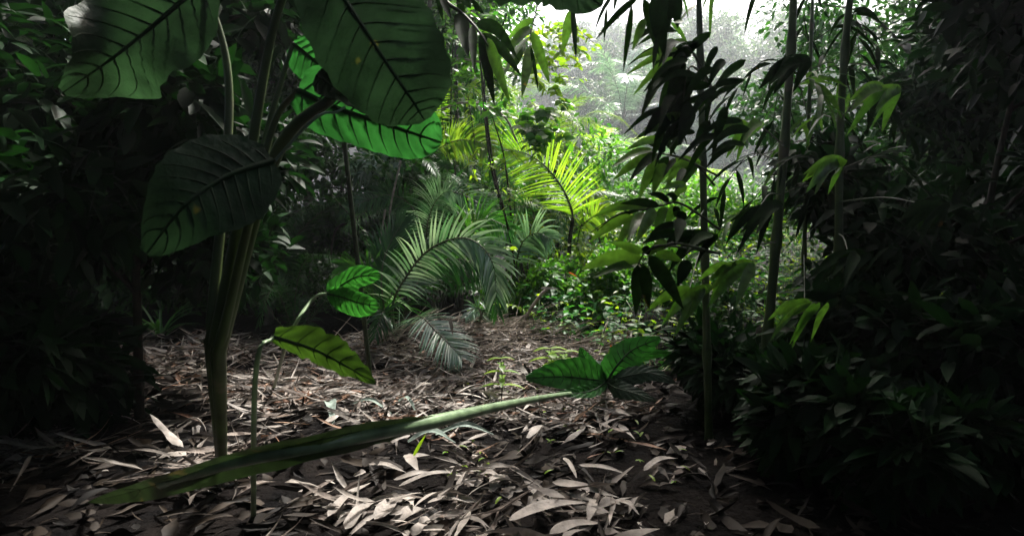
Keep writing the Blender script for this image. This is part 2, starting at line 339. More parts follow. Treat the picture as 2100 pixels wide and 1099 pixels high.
def broad_leaf(parent, mid, side, hw, mat='taro', prof=ovate, nveins=9, cols=13, rows=34, fold=0.18, wave=0.012, rag=0.0, label=None, vr=0.004, hwl=None, edge=0.02, vang=0.45):
    """large single leaf: midrib spline, blade with undulation between lateral veins, raised veins as a sub-part"""
    mid = rel(mid, parent); c = spline(mid, rows); T = nz(np.gradient(c, axis=0)); s = nz(np.cross(T, nz(np.cross(side, T)))) * -1
    side = np.asarray(side, float); s = nz(side - T * np.sum(side * T, 1, keepdims=True)); n = np.cross(s, T)
    hwl = hwl or hw; t = np.linspace(0, 1, rows); v = np.linspace(-1, 1, cols)
    Wd = prof(t)
    V = np.zeros((rows, cols, 3)); rg = rng.normal(size=(rows, 2)) * rag
    rg = (rg + np.roll(rg, 1, 0)) / 1.5
    Ltot = np.linalg.norm(np.diff(c, axis=0), axis=1).sum()
    def pt(ti, vi):
        x = np.clip(ti * (rows - 1), 0, rows - 1); i = int(min(x, rows - 2)); f = x - i
        cc = c[i] * (1 - f) + c[i + 1] * f; ss = nz(s[i] * (1 - f) + s[i + 1] * f); nn = nz(n[i] * (1 - f) + n[i + 1] * f)
        ww = Wd[i] * (1 - f) + Wd[i + 1] * f
        h = hw if vi > 0 else hwl
        e = 1 + (rg[i, 0 if vi > 0 else 1] + edge * math.sin(ti * 55 + (2 if vi > 0 else 0))) * abs(vi) ** 3
        a = abs(vi)
        puff = wave * math.sin((ti - vang * a * .5) * nveins * 2 * math.pi) * a * (1.2 - a)
        return cc + ss * (vi * ww * h * e) + nn * (a ** 1.3 * ww * h * fold + puff - 0.22 * fold * h * a ** 3)
    for i in range(rows):
        for j in range(cols):
            V[i, j] = pt(t[i], v[j])
    f = [[i * cols + j, i * cols + j + 1, (i + 1) * cols + j + 1, (i + 1) * cols + j] for i in range(rows - 1) for j in range(cols - 1)]
    o = MB().add(V, f).build('leaf', M[mat], parent)
    if label: o['label'] = label
    mv = MB(); tube(mv, c, np.linspace(vr * 1.6, vr * .35, rows), 6)
    for sg in (-1, 1):
        for k in range(nveins):
            tb = (k + .3) / nveins * .9; h = hw if sg > 0 else hwl
            q = []
            for a in np.linspace(0, .93, 9):
                tt = tb + vang * a * (Wd[int(tb * (rows - 1))] * h / Ltot) + .05 * a * a
                if tt > .985: break
                q.append(pt(tt, sg * max(a, 1e-3)))
            if len(q) > 3: tube(mv, np.array(q), np.linspace(vr * .55, vr * .18, len(q)), 5)
    mv.build('veins', M['vein'], o)
    return o

def traced(lv, b, t, w, d, bend=0.06, dt=0.0, prof=lance, seg=12, face=None, fold=.25):
    """one long leaf whose base and tip are where the photo shows them; w in pixels, d in metres"""
    A = P(*b, d); Bp = P(*t, d + dt); L = np.linalg.norm(Bp - A); W = w / F * d
    m = (A + Bp) / 2 + np.array([0, 0, 1]) * L * bend
    c = spline([A, m, Bp], seg + 1); T = nz(np.gradient(c, axis=0))
    fc = -CF if face is None else np.asarray(face, float)
    s = nz(np.cross(T, fc + rng.normal(size=3) * .25)); n = np.cross(s, T)
    tt = np.linspace(0, 1, seg + 1); ww = (W * prof(tt) / 2)[:, None]
    cf, sf = math.cos(fold), math.sin(fold)
    V = np.stack([c - s * ww * cf + n * ww * sf, c - s * ww * .5 * cf + n * ww * .42 * sf, c, c + s * ww * .5 * cf + n * ww * .42 * sf, c + s * ww * cf + n * ww * sf], 1)
    f = [[i * 5 + j, i * 5 + j + 1, i * 5 + j + 6, i * 5 + j + 5] for i in range(seg) for j in range(4)]
    lv.add(V, f)

# ------------------------------------------------------------------ foreground upper left: taro plant with giant leaves
def c1(x, y): return (660 + x / 3.664, y / 3.664)
def c2(x, y): return (1035 + x / 3.664, y / 3.664)
def c3(x, y): return (660 + x / 3.664, 280 + y / 3.664)
def c4(x, y): return (1035 + x / 3.664, 280 + y / 3.664)
def c5(x, y): return (660 + x / 3.664, 540 + y / 3.664)
def c6(x, y): return (1035 + x / 3.664, 540 + y / 3.664)

base = G(430, 1010); base[1] += .1
t = thing('taro_plant', 'tall taro with giant veined dark green leaves hanging over the upper left of the scene', 'plant', base)
d = 1.25
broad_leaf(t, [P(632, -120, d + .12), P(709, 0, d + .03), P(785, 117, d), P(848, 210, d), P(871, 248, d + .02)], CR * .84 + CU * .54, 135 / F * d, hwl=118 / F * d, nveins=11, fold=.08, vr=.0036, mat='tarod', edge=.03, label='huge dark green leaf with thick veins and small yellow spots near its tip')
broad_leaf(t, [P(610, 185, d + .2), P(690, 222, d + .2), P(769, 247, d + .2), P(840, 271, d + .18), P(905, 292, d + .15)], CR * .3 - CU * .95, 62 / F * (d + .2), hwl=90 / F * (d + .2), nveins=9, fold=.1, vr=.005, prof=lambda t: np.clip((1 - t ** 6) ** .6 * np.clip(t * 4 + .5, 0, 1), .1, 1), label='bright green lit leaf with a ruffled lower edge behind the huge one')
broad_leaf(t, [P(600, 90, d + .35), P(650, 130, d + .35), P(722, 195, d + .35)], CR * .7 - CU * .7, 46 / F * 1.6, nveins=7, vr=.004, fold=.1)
broad_leaf(t, [P(655, 150, d + .1), P(700, 190, d + .1), P(768, 238, d + .12)], CR * .5 - CU * .8, 34 / F * 1.35, nveins=6, vr=.006, fold=.9, mat='vein')  # edge-on shaded leaf, its darkness put into the near-black colour
broad_leaf(t, [P(540, -230, d + .25), P(640, -150, d + .22), P(750, -40, d + .2), P(830, 105, d + .2)], CR * .8 - CU * .6, 170 / F * 1.45, nveins=9, fold=.1, vr=.005, mat='tarod', label='hidden leaf added to shade the top of the huge one')  # unseen leaf put in to keep light off the huge leaf's top
# leaves of the same plant beyond the photo's left edge
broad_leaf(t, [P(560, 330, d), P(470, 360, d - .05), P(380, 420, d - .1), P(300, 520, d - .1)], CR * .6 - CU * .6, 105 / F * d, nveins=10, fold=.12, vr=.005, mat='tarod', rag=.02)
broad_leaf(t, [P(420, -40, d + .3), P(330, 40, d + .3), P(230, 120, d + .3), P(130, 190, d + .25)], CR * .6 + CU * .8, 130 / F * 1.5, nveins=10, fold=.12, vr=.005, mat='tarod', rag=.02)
st = MB()
for q, r in (([(632, -120, 1.37), (560, 60, 1.45), (500, 400, 1.5), (440, 700, 1.55)], .011), ([(610, 185, 1.45), (560, 260, 1.5), (500, 500, 1.5), (450, 720, 1.55)], .009),
             ([(600, 90, 1.6), (540, 300, 1.6), (440, 720, 1.55)], .008), ([(560, 330, 1.25), (520, 420, 1.35), (450, 720, 1.55)], .009), ([(420, -40, 1.55), (470, 200, 1.6), (430, 700, 1.55)], .010),
             ([(716, 150, 1.35), (700, 175, 1.35), (676, 205, 1.35), (560, 330, 1.4), (450, 720, 1.55)], .012)):
    tube(st, rel(np.vstack([spline([P(*a) for a in q], 26), [base + np.array([0, 0, -.03])]]), t), np.append(np.linspace(r * .7, r * 1.5, 26), r * 1.6), 8)
st.build('stalk', M['culm'], t)
wt = MB(); tube(wt, rel(spline([P(708, 219, 1.33), P(690, 230, 1.32), P(640, 248, 1.3), P(520, 380, 1.4)], 14), t), np.linspace(.0028, .004, 14), 6)
o = wt.build('stalk', M['pale'], t); o['label'] = 'thin pale stalk'

# two lobed leaf, left middle
base = G(560, 800)
t = thing('broad_leaf_plant', 'low plant holding a pair of fresh green leaves beside the arching palm', 'plant', base)
d = 2.1
broad_leaf(t, [P(*c5(40, 225), d), P(*c5(130, 175), d), P(*c5(270, 100), d - .03), P(*c5(445, 95), d - .05)], CU * .9 + CR * .3, 26 / F * d, hwl=25 / F * d, mat='tarol', nveins=8, fold=.12, vr=.0028, prof=lambda t: np.clip(np.sin(np.pi * np.clip(t, 0, 1) ** .95) ** .5, .05, 1))
broad_leaf(t, [P(*c5(40, 228), d), P(*c5(150, 255), d - .03), P(*c5(290, 300), d - .08), P(*c5(432, 318), d - .1)], -CU * .95 + CR * .2, 30 / F * d, hwl=25 / F * d, mat='tarol', nveins=8, fold=.12, vr=.0028, prof=lambda t: np.clip(np.sin(np.pi * np.clip(t, 0, 1) ** .95) ** .5, .05, 1))
st = MB(); tube(st, rel(spline([P(*c5(60, 222), d), P(640, 615, d), P(590, 700, d + .05), base], 16), t), np.linspace(.004, .009, 16), 7)
st.build('stalk', M['stalk'], t)
# ragged near leaf, left lower
base = G(520, 1060)
t = thing('torn_leaf_plant', 'low plant whose torn olive green leaf pokes in above the litter at left', 'plant', base)
d = 1.5
broad_leaf(t, [P(560, 690, d), P(640, 715, d), P(700, 745, d - .02), P(770, 786, d - .05)], CU * .9 + CR * .3, 42 / F * d, hwl=27 / F * d, mat='olive', nveins=6, rag=.08, edge=.03, wave=.005, vr=.003, fold=.2)
st = MB(); tube(st, rel(spline([P(562, 690, d), P(525, 760, d), base], 12), t), np.linspace(.004, .01, 12), 7); st.build('stalk', M['stalk'], t)

# the long stalk across the bottom with its blade on the left
base = G(1237, 806)
t = thing('fallen_leaf', 'long smooth pale green stalk lying across the litter, its dark blade at lower left', 'fallen leaf', base)
c = spline([P(1240, 801, 3.3), P(1180, 806, 3.05), P(1100, 818, 2.6), P(1000, 838, 2.15), P(900, 862, 1.8), P(800, 882, 1.6), P(640, 915, 1.4), P(480, 948, 1.42), P(330, 992, 1.56)], 60)
mb = MB(); rr = np.concatenate([np.linspace(.009, .021, 30), np.linspace(.021, .013, 30)]); tube(mb, rel(c, t), rr, 12); mb.build('stalk', M['stalk'], t)
broad_leaf(t, [P(930, 854, 1.88), P(850, 866, 1.7), P(760, 880, 1.53), P(640, 905, 1.38), P(480, 945, 1.42), P(300, 1000, 1.6), G(180, 1030, .03)], CU * .75 - CF * .6 + CR * .2, 30 / F * 1.6, hwl=44 / F * 1.5, mat='bambl', nveins=12, vr=.002, fold=.35, wave=.004, prof=lambda t: np.clip(np.sin(np.pi * np.clip(t, 0, 1)) ** .6, .04, 1), rag=.02)

# taro rosette, right lower
base = G(1241, 800)
t = thing('taro_plant', 'small taro with spreading dark green leaves at the right end of the long stalk', 'plant', base)
bx = P(*c6(765, 890), 3.25); d = 3.25
broad_leaf(t, [bx, P(*c6(620, 868), d - .05), P(*c6(420, 850), d - .15), P(*c6(160, 862), d - .25)], CU * .92 + CF * .38, 40 / F * d, hwl=32 / F * d, mat='tarol', nveins=9, vr=.004, fold=.3, rag=.03, label='green leaf spread low to the left over the litter')
broad_leaf(t, [bx, P(*c6(850, 760), d), P(*c6(960, 650), d + .05), P(*c6(1170, 560), d + .1)], CU * .6 - CR * .75, 32 / F * d, hwl=42 / F * d, mat='tarol', nveins=9, vr=.005, fold=.15, rag=.03, label='dark green leaf rising to the right with a black midrib')
broad_leaf(t, [bx, P(*c6(900, 760), d + .1), P(*c6(1050, 690), d + .15), P(*c6(1260, 670), d + .2)], CU * .9 - CR * .3, 16 / F * d, mat='tarol', nveins=8, vr=.003, fold=.2, rag=.06, label='narrow yellow spotted leaf behind the rising one')
broad_leaf(t, [bx, P(*c6(720, 820), d + .1), P(*c6(650, 735), d + .15)], CU * .3 + CR * .9, 26 / F * d, mat='pale', nveins=6, vr=.002, fold=.2, label='pale grey underside of a turned leaf')
st = MB()
for q, sd_, hw_, m_, lb in (([bx, P(1290, 770, 3.2), P(1335, 765, 3.15), P(1385, 785, 3.1)], CU * .8 + CF * .6, 20, 'tarod', 'dark leaf spreading right into the shade'),
                         ([bx, P(1265, 760, 3.4), P(1310, 722, 3.5), P(1375, 728, 3.55)], CU * .9 - CR * .2, 18, 'tarol', None), ([bx, P(1225, 770, 3.35), P(1200, 735, 3.4), P(1190, 712, 3.42)], CR * .9 + CU * .2, 17, 'tarol', None),
                         ([bx, P(1262, 795, 3.1), P(1300, 806, 3.0), P(1345, 822, 2.9)], CU * .6 + CF * .75, 18, 'tarod', None), ([bx, P(1215, 800, 3.1), P(1180, 806, 3.0), P(1140, 806, 2.95)], CU * .7 + CF * .7, 14, 'tarol', None)):
    broad_leaf(t, q, sd_, hw_ / F * 3.25, mat=m_, nveins=8, vr=.003, fold=.22, rag=.04, label=lb)
for e in ((765, 890), (780, 870), (740, 900)): tube(st, rel(spline([base, P(*c6(*e), 3.25)], 6), t), .007, 7)
st.build('stalk', M['stalk'], t)

# ------------------------------------------------------------------ bamboo: sprays traced where the photo shows them, hung on culms
def culm_thing(label, gx_, gy_, lean, H=5.5, r=.022, seedv=0):
    g = G(gx_, gy_); o = thing('bamboo', label, 'bamboo', g, 'bamboo stems of the clump on the right')
    c = spline([(0, 0, -.05), np.array(lean) * .2 + np.array([.12 * math.sin(gx_), .05, H * .45]), np.array(lean) + np.array([0, 0, H])], 60)
    k = np.arange(60); rad = np.linspace(r, r * .35, 60) * (1 + .3 * ((k % 6) == 0) - .08 * ((k % 6) == 3)); mb = MB(); tube(mb, c, rad, 10)
    mb.build('culm', M['culm'], o)
    return o, c + np.array(g)
def spray(parent, twig, leaves, d, mat, extra=(), r=.003, dj=.05, name='leaf_spray', label=None):
    lv = MB(); tw = MB()
    tube(tw, spline([P(x, y, dd) for x, y, dd in twig], 24), np.linspace(r * 1.4, r * .5, 24), 6)
    for q in leaves:
        b, e, wd = q[0], q[1], q[2]; bend = q[3] if len(q) > 3 else .06
        traced(lv, b, e, wd / 3.664 * 1.3, d + random.uniform(-dj, dj), bend, random.uniform(-.08, .08) * d)
    ro = np.array(parent.location)
    for m_ in (lv, tw): m_.v = [x - ro for x in m_.v]
    o = tw.build('branch', M['twig'], parent); lv.build('foliage', M[mat], o)
    if label: o['label'] = label
    return o
b1, ca = culm_thing('bamboo stem at the left of the clump, closest to the hanging leaf sprays', 1455, 900, (-.25, .1, 0), 5.2, .020)
b2, cb = culm_thing('thick bamboo stem in the middle of the clump, half covered by leaves', 1560, 860, (.1, .3, 0), 5.6, .028)
b3, cc_ = culm_thing('bamboo stem leaning right at the outer edge of the clump', 1720, 880, (.7, .2, 0), 5.4, .024)
b4, cc4 = culm_thing('slender bamboo stem behind the thick one, leaning away', 1640, 800, (.25, .6, 0), 5.0, .016)
d = 1.7
spray(b1, [(1465, 380, 2.0), (1430, 340, 1.85), (*c4(1337, 165), d), (*c4(1150, 125), d), (*c4(1000, 110), d)],
  [(c4(1200, 20), c4(905, 105), 48), (c4(1110, 95), c4(795, 238), 46), (c4(1130, 130), c4(812, 328), 62), (c4(1140, 170), c4(1008, 472), 62), (c4(1200, 200), c4(1110, 442), 70)], d, 'bamboo', label='translucent green spray of long leaves')
spray(b1, [(1470, 360, 2.0), (*c4(1337, 165), d), (*c4(1150, 125), d)],
  [(c4(1150, 130), c4(930, 345), 55), (c4(1235, 150), c4(1058, 388), 60), (c4(1285, 165), c4(1190, 312), 34), (c4(1110, 5), c4(1285, 140), 62, .12), (c4(1210, 110), c4(1080, 60), 50), (c4(1330, 60), c4(1230, -60), 50), (c4(1337, 20), c4(1240, 80), 50), (c4(1350, 240), c4(1280, 420), 44)], d, 'bambd')
d = 1.6
spray(b1, [(1475, 470, 2.0), (*c4(1337, 510), d), (*c4(1180, 520), d), (*c4(1000, 560), d), (*c4(860, 580), d), (*c4(640, 725), d)],
  [(c4(1070, 530), c4(655, 608), 60, .1), (c4(950, 590), c4(635, 795), 62), (c4(990, 590), c4(828, 865), 56), (c4(1050, 570), c4(918, 795), 64), (c4(1130, 545), c4(985, 800), 76), (c4(1210, 530), c4(1130, 725), 66), (c4(1285, 520), c4(1212, 672), 64), (c4(1360, 360), c4(1175, 400), 44), (c4(1370, 370), c4(1260, 455), 50)], d, 'bamboo', label='green spray of drooping long leaves')
spray(b1, [(1475, 470, 2.0), (*c4(1337, 510), d), (*c4(1180, 520), d)],
  [(c4(1160, 520), c4(865, 505), 55, .08), (c4(1010, 550), c4(690, 705), 28), (c4(1235, 490), c4(1078, 432), 52), (c4(1290, 480), c4(1210, 440), 40), (c4(1280, 520), c4(1310, 640), 44), (c4(1340, 560), c4(1300, 700), 60)], d - .03, 'bambd')
d = 1.35
spray(b1, [(1475, 520, 1.9), (*c4(1337, 810), d), (*c4(1200, 820), d), (*c4(1060, 870), d), (*c4(1000, 960), d)],
  [(c4(1040, 870), c4(792, 798), 58, .05), (c4(1030, 910), c4(572, 1002), 100, .1), (c4(1010, 950), c4(655, 1062), 62, .05), (c4(1130, 870), c4(1345, 945), 60), (c4(1215, 780), c4(1070, 905), 60)], d, 'bamboo', label='near spray of broad olive leaves')
spray(b1, [(1475, 520, 1.9), (*c4(1200, 820), d), (*c4(1060, 870), d)],
  [(c4(1080, 890), c4(1345, 1300), 90, .03), (c4(1000, 960), c4(985, 1345), 74, .0), (c4(1045, 960), c4(1085, 1300), 74, 0), (c4(1300, 670), c4(1078, 752), 66), (c4(1290, 720), c4(1025, 808), 56), (c4(1100, 850), c4(1020, 880), 60), (c4(1380, 930), c4(1300, 1130), 80), (c4(1330, 620), c4(1290, 800), 70)], d, 'bambd')
d = 1.5
spray(b1, [(1470, 200, 1.9), (*c2(1400, 380), d), (*c2(1300, 400), d), (*c2(1240, 450), d)],
  [(c2(1360, 315), c2(1200, 345), 40), (c2(1300, 372), c2(965, 452), 44), (c2(1305, 380), c2(915, 562), 50), (c2(1262, 430), c2(960, 724), 46), (c2(1240, 470), c2(1068, 812), 42), (c2(1290, 720), c2(1180, 900), 60), (c2(1337, 860), c2(1040, 975), 50)], d, 'bamboo', label='spray of narrow green leaves')
lv = [(c2(1345, 370), c2(1110, 545), 50), (c2(1345, 420), c2(1118, 655), 46), (c2(1250, 600), c2(1155, 880), 60), (c2(1345, 520), c2(1205, 820), 80), (c2(1345, 640), c2(1255, 1050), 100), (c2(1200, 830), c2(1042, 1034), 64), (c2(1290, 800), c2(1130, 1060), 90), (c2(1380, 560), c2(1290, 900), 110), (c2(1400, 780), c2(1300, 1100), 110), (c2(1370, 330), c2(1270, 620), 70), (c2(1320, 960), c2(1180, 1120), 70), (c2(1320, 980), c2(1240, 1180), 90)]
for _ in range(42):
    x, y = random.uniform(1362, 1540), random.uniform(60, 300); a = random.uniform(.1, 1.3); L = random.uniform(60, 120)
    lv.append(((x, y), (x - L * math.sin(a), y + L * math.cos(a)), random.uniform(34, 62), .12))
spray(b1, [(1470, 200, 1.9), (*c2(1400, 500), d), (*c2(1330, 900), d)], lv, d, 'bambd', label='black mass of overlapping backlit leaves')
d = 1.2
spray(b2, [(1480, -120, 1.9), (1420, -60, 1.4), (1360, -40, d), (1300, -20, d)],
  [(c2(1010, -20), c2(682, 302), 66, .04), (c2(955, 40), c2(888, 555), 42, 0), (c2(1040, -10), c2(1162, 425), 74, 0), (c2(1130, -30), c2(1200, 435), 100, 0), (c2(1170, -60), c2(1130, 300), 110, 0), (c2(1210, -60), c2(1225, 240), 100, 0), (c2(1275, -60), c2(1300, 218), 84, 0), (c2(1140, 300), c2(1115, 540), 30, 0)], d, 'bambd', label='black hanging leaves against the white sky')
spray(b2, [(1480, -120, 1.9), (1400, -30, 1.3), (1345, 10, d)], [(c2(1050, 140), c2(958, 385), 52, 0), (c2(1345, 160), c2(1270, 175), 26, 0)], d, 'bamboo')
def fan(parent, cx, cy, d, n, mat, lab=None):
    lv = []
    for i in range(n):
        a = R(-75 + 150 * i / (n - 1)) + random.uniform(-.15, .15); L = random.uniform(62, 108); bx_ = cx + random.uniform(0, 50)
        lv.append(((bx_, cy), (bx_ - 20 - L * math.cos(a) * .8, cy + L * (.25 + .75 * abs(math.sin(a + .5)))), random.uniform(50, 72), .1))
    q = P(cx, cy, d); cu = {b1: ca, b2: cb, b3: cc_, b4: cc4}[parent]; st_ = cu[int(np.argmin(np.abs(cu[:, 2] - q[2] - .05)))]
    v_ = st_ - CP; dd_ = v_ @ CF; sx = 1050 + v_[0] / dd_ * F; sy = 549.5 - (v_ @ CU) / dd_ * F
    spray(parent, [(sx, sy, dd_), ((sx + cx) / 2, (sy + cy) / 2 - 12, (dd_ + d) / 2), (cx, cy, d)], lv, d, mat, label=lab)
for par, cx, cy, d_, m_ in ((b1, 1415, 590, 1.7, 'bamboo'), (b1, 1400, 330, 1.9, 'bamboo'), (b2, 1520, 250, 1.9, 'bamboo'), (b2, 1560, 420, 1.8, 'bambd'), (b2, 1500, 540, 1.9, 'bamboo'),
                            (b3, 1690, 330, 2.0, 'bamboo'), (b3, 1740, 520, 1.9, 'bambd'), (b3, 1800, 180, 2.0, 'bamboo'), (b4, 1620, 120, 2.1, 'bambd'), (b4, 1650, 620, 2.1, 'bamboo'), (b3, 1900, 420, 1.9, 'bambd'), (b1, 1430, 480, 1.6, 'bambd')):
    fan(par, cx, cy, d_, 8, m_)
# random drooping sprays over the rest of the clump
def gen_spray(parent, start, az, L, n, ll, lw, mat, down=.5, ro=None):
    lv = MB(); tw = MB(); start = np.asarray(start)
    D = np.array([math.cos(az), math.sin(az), .1]); pts = [start, start + D * L * .5 + np.array([0, 0, .03]), start + D * L + np.array([0, 0, -down * L])]
    leafy_branch(lv, tw, pts, n, ll, lw, lance, .004, 1.1, 40, .5, t0=.25)
    ro = np.array(parent.location)
    for m_ in (lv, tw): m_.v = [x - ro for x in m_.v]
    o = tw.build('branch', M['twig'], parent); lv.build('foliage', M[mat], o)
for par, cc, nn in ((b1, ca, 6), (b2, cb, 13), (b3, cc_, 13), (b4, cc4, 9)):
    for i in range(nn):
        k = random.randrange(14, 50); az = random.uniform(-.9, 2.6) if par is b1 else random.uniform(0, 6.28)
        gen_spray(par, cc[k], az, random.uniform(.35, .8), random.randrange(8, 15), .26, .032, random.choice(['bambd', 'bamboo', 'bambd']))

# sprays hanging in from above, centre top
base = np.array([-.9, 3.6, 0.0])
b5 = thing('bamboo', 'arching bamboo whose leafy tip hangs down from the top centre of the scene', 'bamboo', base)
mb = MB(); tube(mb, rel(spline([base, base + np.array([-.1, -.3, 2.6]), P(850, -160, 2.4), P(900, -40, 2.1), P(*c1(920, 0), 2.0), P(*c1(1050, 100), 1.95), P(*c1(1180, 240), 1.9), P(*c1(1290, 420), 1.9)], 50), b5), np.linspace(.016, .002, 50), 8)
mb.build('culm', M['twig'], b5)
d = 1.95
spray(b5, [(*c1(920, 0), 2.0), (*c1(1050, 100), d), (*c1(1180, 240), d)],
  [(c1(1030, 100), c1(1100, 435), 88, 0), (c1(1130, 190), c1(1145, 545), 50, 0), ((976, 49), (1063, 123), 77, .22), ((985, 70), (1070, 158), 70, .1), ((985, 72), (1014, 218), 70, 0), (c1(870, -20), c1(908, 155), 32, 0), (c1(1010, 30), c1(1220, 110), 60, .15), (c1(1000, 0), c1(1120, 70), 80, .1), ((940, -10), (952, 60), 50, 0), ((905, -10), (925, 40), 44, 0)], d, 'bambd', label='twig of dark hanging leaves')
spray(b5, [(*c1(1180, 240), d), (1000, 90, d), (1040, 180, d)], [((1000, 78), (1047, 214), 70, 0), ((993, 60), (1032, 190), 50, .03)], d, 'bamboo')
d = 2.2
spray(b5, [(1110, -60, 2.4), (*c2(240, 60), d), (*c2(215, 170), d), (*c2(190, 300), d), (*c2(215, 420), d)],
  [(c2(215, 145), c2(12, 312), 48), (c2(195, 205), c2(-10, 440), 58), (c2(195, 270), c2(-20, 600), 66), (c2(190, 350), c2(128, 735), 64, 0), (c2(208, 240), c2(338, 635), 62, 0), (c2(150, 320), c2(60, 560), 50)], d, 'bamboo', label='light green hanging leaf spray')
spray(b5, [(1110, -60, 2.4), (*c2(240, 60), d)], [(c2(195, 350), c2(255, 700), 28, 0), (c2(510, 60), c2(537, 455), 34, 0), (c2(140, 270), c2(190, 250), 22)], d, 'bambd')
spray(b5, [(1110, -60, 2.4), (1160, 0, d), (1172, 20, d)], [(c2(505, 70), c2(435, 400), 62, 0)], d, 'bamboo')

# dark broad leaf edge along the top centre
base = np.array([.55, 1.9, 0.0])
base = np.array([-2.2, 1.2, 0.0])
t = thing('taro_plant', 'overhanging plant whose dark leaf edge crosses the very top of the scene', 'plant', base)
d = 1.3
broad_leaf(t, [P(960, -95, d + .1), P(1050, -70, d), P(1140, -50, d), P(1235, 12, d)], CR * .3 - CU * .95, 78 / F * d, hwl=95 / F * d, mat='tarod', nveins=8, fold=.1, vr=.004, edge=.06, prof=lambda t: np.clip((1 - t ** 4) ** .5 * np.clip(t * 4 + .5, 0, 1), .04, 1))
mb = MB(); tube(mb, rel(spline([P(962, -95, d + .1), P(800, -190, 1.5), P(300, -260, 1.4), base + np.array([0, 0, 1.2]), base], 40), t), np.linspace(.006, .014, 40), 8)
mb.build('stalk', M['culm'], t)

# ------------------------------------------------------------------ hero palms
# arching silvery palm left of centre
base = G(812, 700); 
t = thing('palm', 'glossy palm with a big arching frond above the leaf litter, left of centre', 'palm', base)
d = 4.3
up = -CF + CU * .1
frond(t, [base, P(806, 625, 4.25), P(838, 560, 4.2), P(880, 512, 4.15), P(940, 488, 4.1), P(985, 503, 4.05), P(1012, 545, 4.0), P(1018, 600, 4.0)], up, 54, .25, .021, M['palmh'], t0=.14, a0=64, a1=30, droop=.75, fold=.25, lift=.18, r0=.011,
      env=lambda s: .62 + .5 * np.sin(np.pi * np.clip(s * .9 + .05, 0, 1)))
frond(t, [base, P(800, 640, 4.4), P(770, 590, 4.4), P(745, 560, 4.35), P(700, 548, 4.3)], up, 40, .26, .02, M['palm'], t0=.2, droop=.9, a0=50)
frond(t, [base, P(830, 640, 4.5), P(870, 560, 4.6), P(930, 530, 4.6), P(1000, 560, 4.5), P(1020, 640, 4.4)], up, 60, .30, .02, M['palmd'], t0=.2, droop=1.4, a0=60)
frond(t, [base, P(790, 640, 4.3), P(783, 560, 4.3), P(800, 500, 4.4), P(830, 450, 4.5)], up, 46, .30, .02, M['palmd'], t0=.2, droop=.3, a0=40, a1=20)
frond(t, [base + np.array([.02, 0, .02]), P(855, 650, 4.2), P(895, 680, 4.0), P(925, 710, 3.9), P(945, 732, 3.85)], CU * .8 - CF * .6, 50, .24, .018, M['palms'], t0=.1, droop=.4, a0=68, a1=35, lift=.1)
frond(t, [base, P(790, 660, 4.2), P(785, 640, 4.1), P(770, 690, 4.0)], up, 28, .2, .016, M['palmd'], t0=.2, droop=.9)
# grey palm behind it
base = G(900, 640)
t = thing('palm', 'grey green palm rising just behind the big arching frond', 'palm', base)
frond(t, [base, P(880, 540, 5.4), P(875, 480, 5.3), P(885, 430, 5.2), P(905, 400, 5.1), P(925, 392, 5.0)], up, 60, .30, .013, M['palms'], t0=.3, droop=1.0, a0=75, a1=30)
frond(t, [base, P(930, 500, 5.4), P(900, 420, 5.4), P(930, 395, 5.3), P(985, 420, 5.2), P(1020, 470, 5.1)], up, 56, .24, .012, M['palms'], t0=.3, droop=1.1)
frond(t, [base, P(870, 500, 5.4), P(845, 425, 5.5), P(800, 400, 5.4), P(750, 412, 5.3), P(700, 440, 5.2)], up, 50, .22, .016, M['palmd'], t0=.3, droop=1.2)
frond(t, [base, P(940, 540, 5.3), P(960, 470, 5.2), P(1000, 450, 5.1), P(1050, 470, 5.0)], up, 40, .3, .02, M['palm'], t0=.25, droop=1.0)
# yellow backlit palm, right of centre
base = G(1176, 655)
t = thing('palm', 'young palm with a yellow sunlit frond on a thin dark stem', 'palm', base)
yd = 6.0
mb = MB(); tube(mb, rel(spline([base, P(1168, 556, 6.2), P(1168, 500, 6.1), P(*c4(512, 615), yd)], 20), t), np.linspace(.026, .02, 20), 8); mb.build('stem', M['vine'], t)
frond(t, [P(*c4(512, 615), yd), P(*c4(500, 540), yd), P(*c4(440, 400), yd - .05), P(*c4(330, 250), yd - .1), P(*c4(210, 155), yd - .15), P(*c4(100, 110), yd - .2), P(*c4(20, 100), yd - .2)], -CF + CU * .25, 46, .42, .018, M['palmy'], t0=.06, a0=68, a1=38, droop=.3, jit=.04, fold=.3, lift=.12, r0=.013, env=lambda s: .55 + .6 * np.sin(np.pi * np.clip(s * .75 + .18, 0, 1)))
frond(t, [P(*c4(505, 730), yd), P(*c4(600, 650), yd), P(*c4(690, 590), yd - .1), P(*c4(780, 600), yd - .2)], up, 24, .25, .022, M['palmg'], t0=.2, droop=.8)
frond(t, [P(*c4(510, 640), yd), P(*c4(560, 570), yd + .1), P(*c4(640, 530), yd + .2), P(*c4(720, 560), yd + .2)], up, 26, .3, .022, M['palmg'], t0=.1, droop=.8)
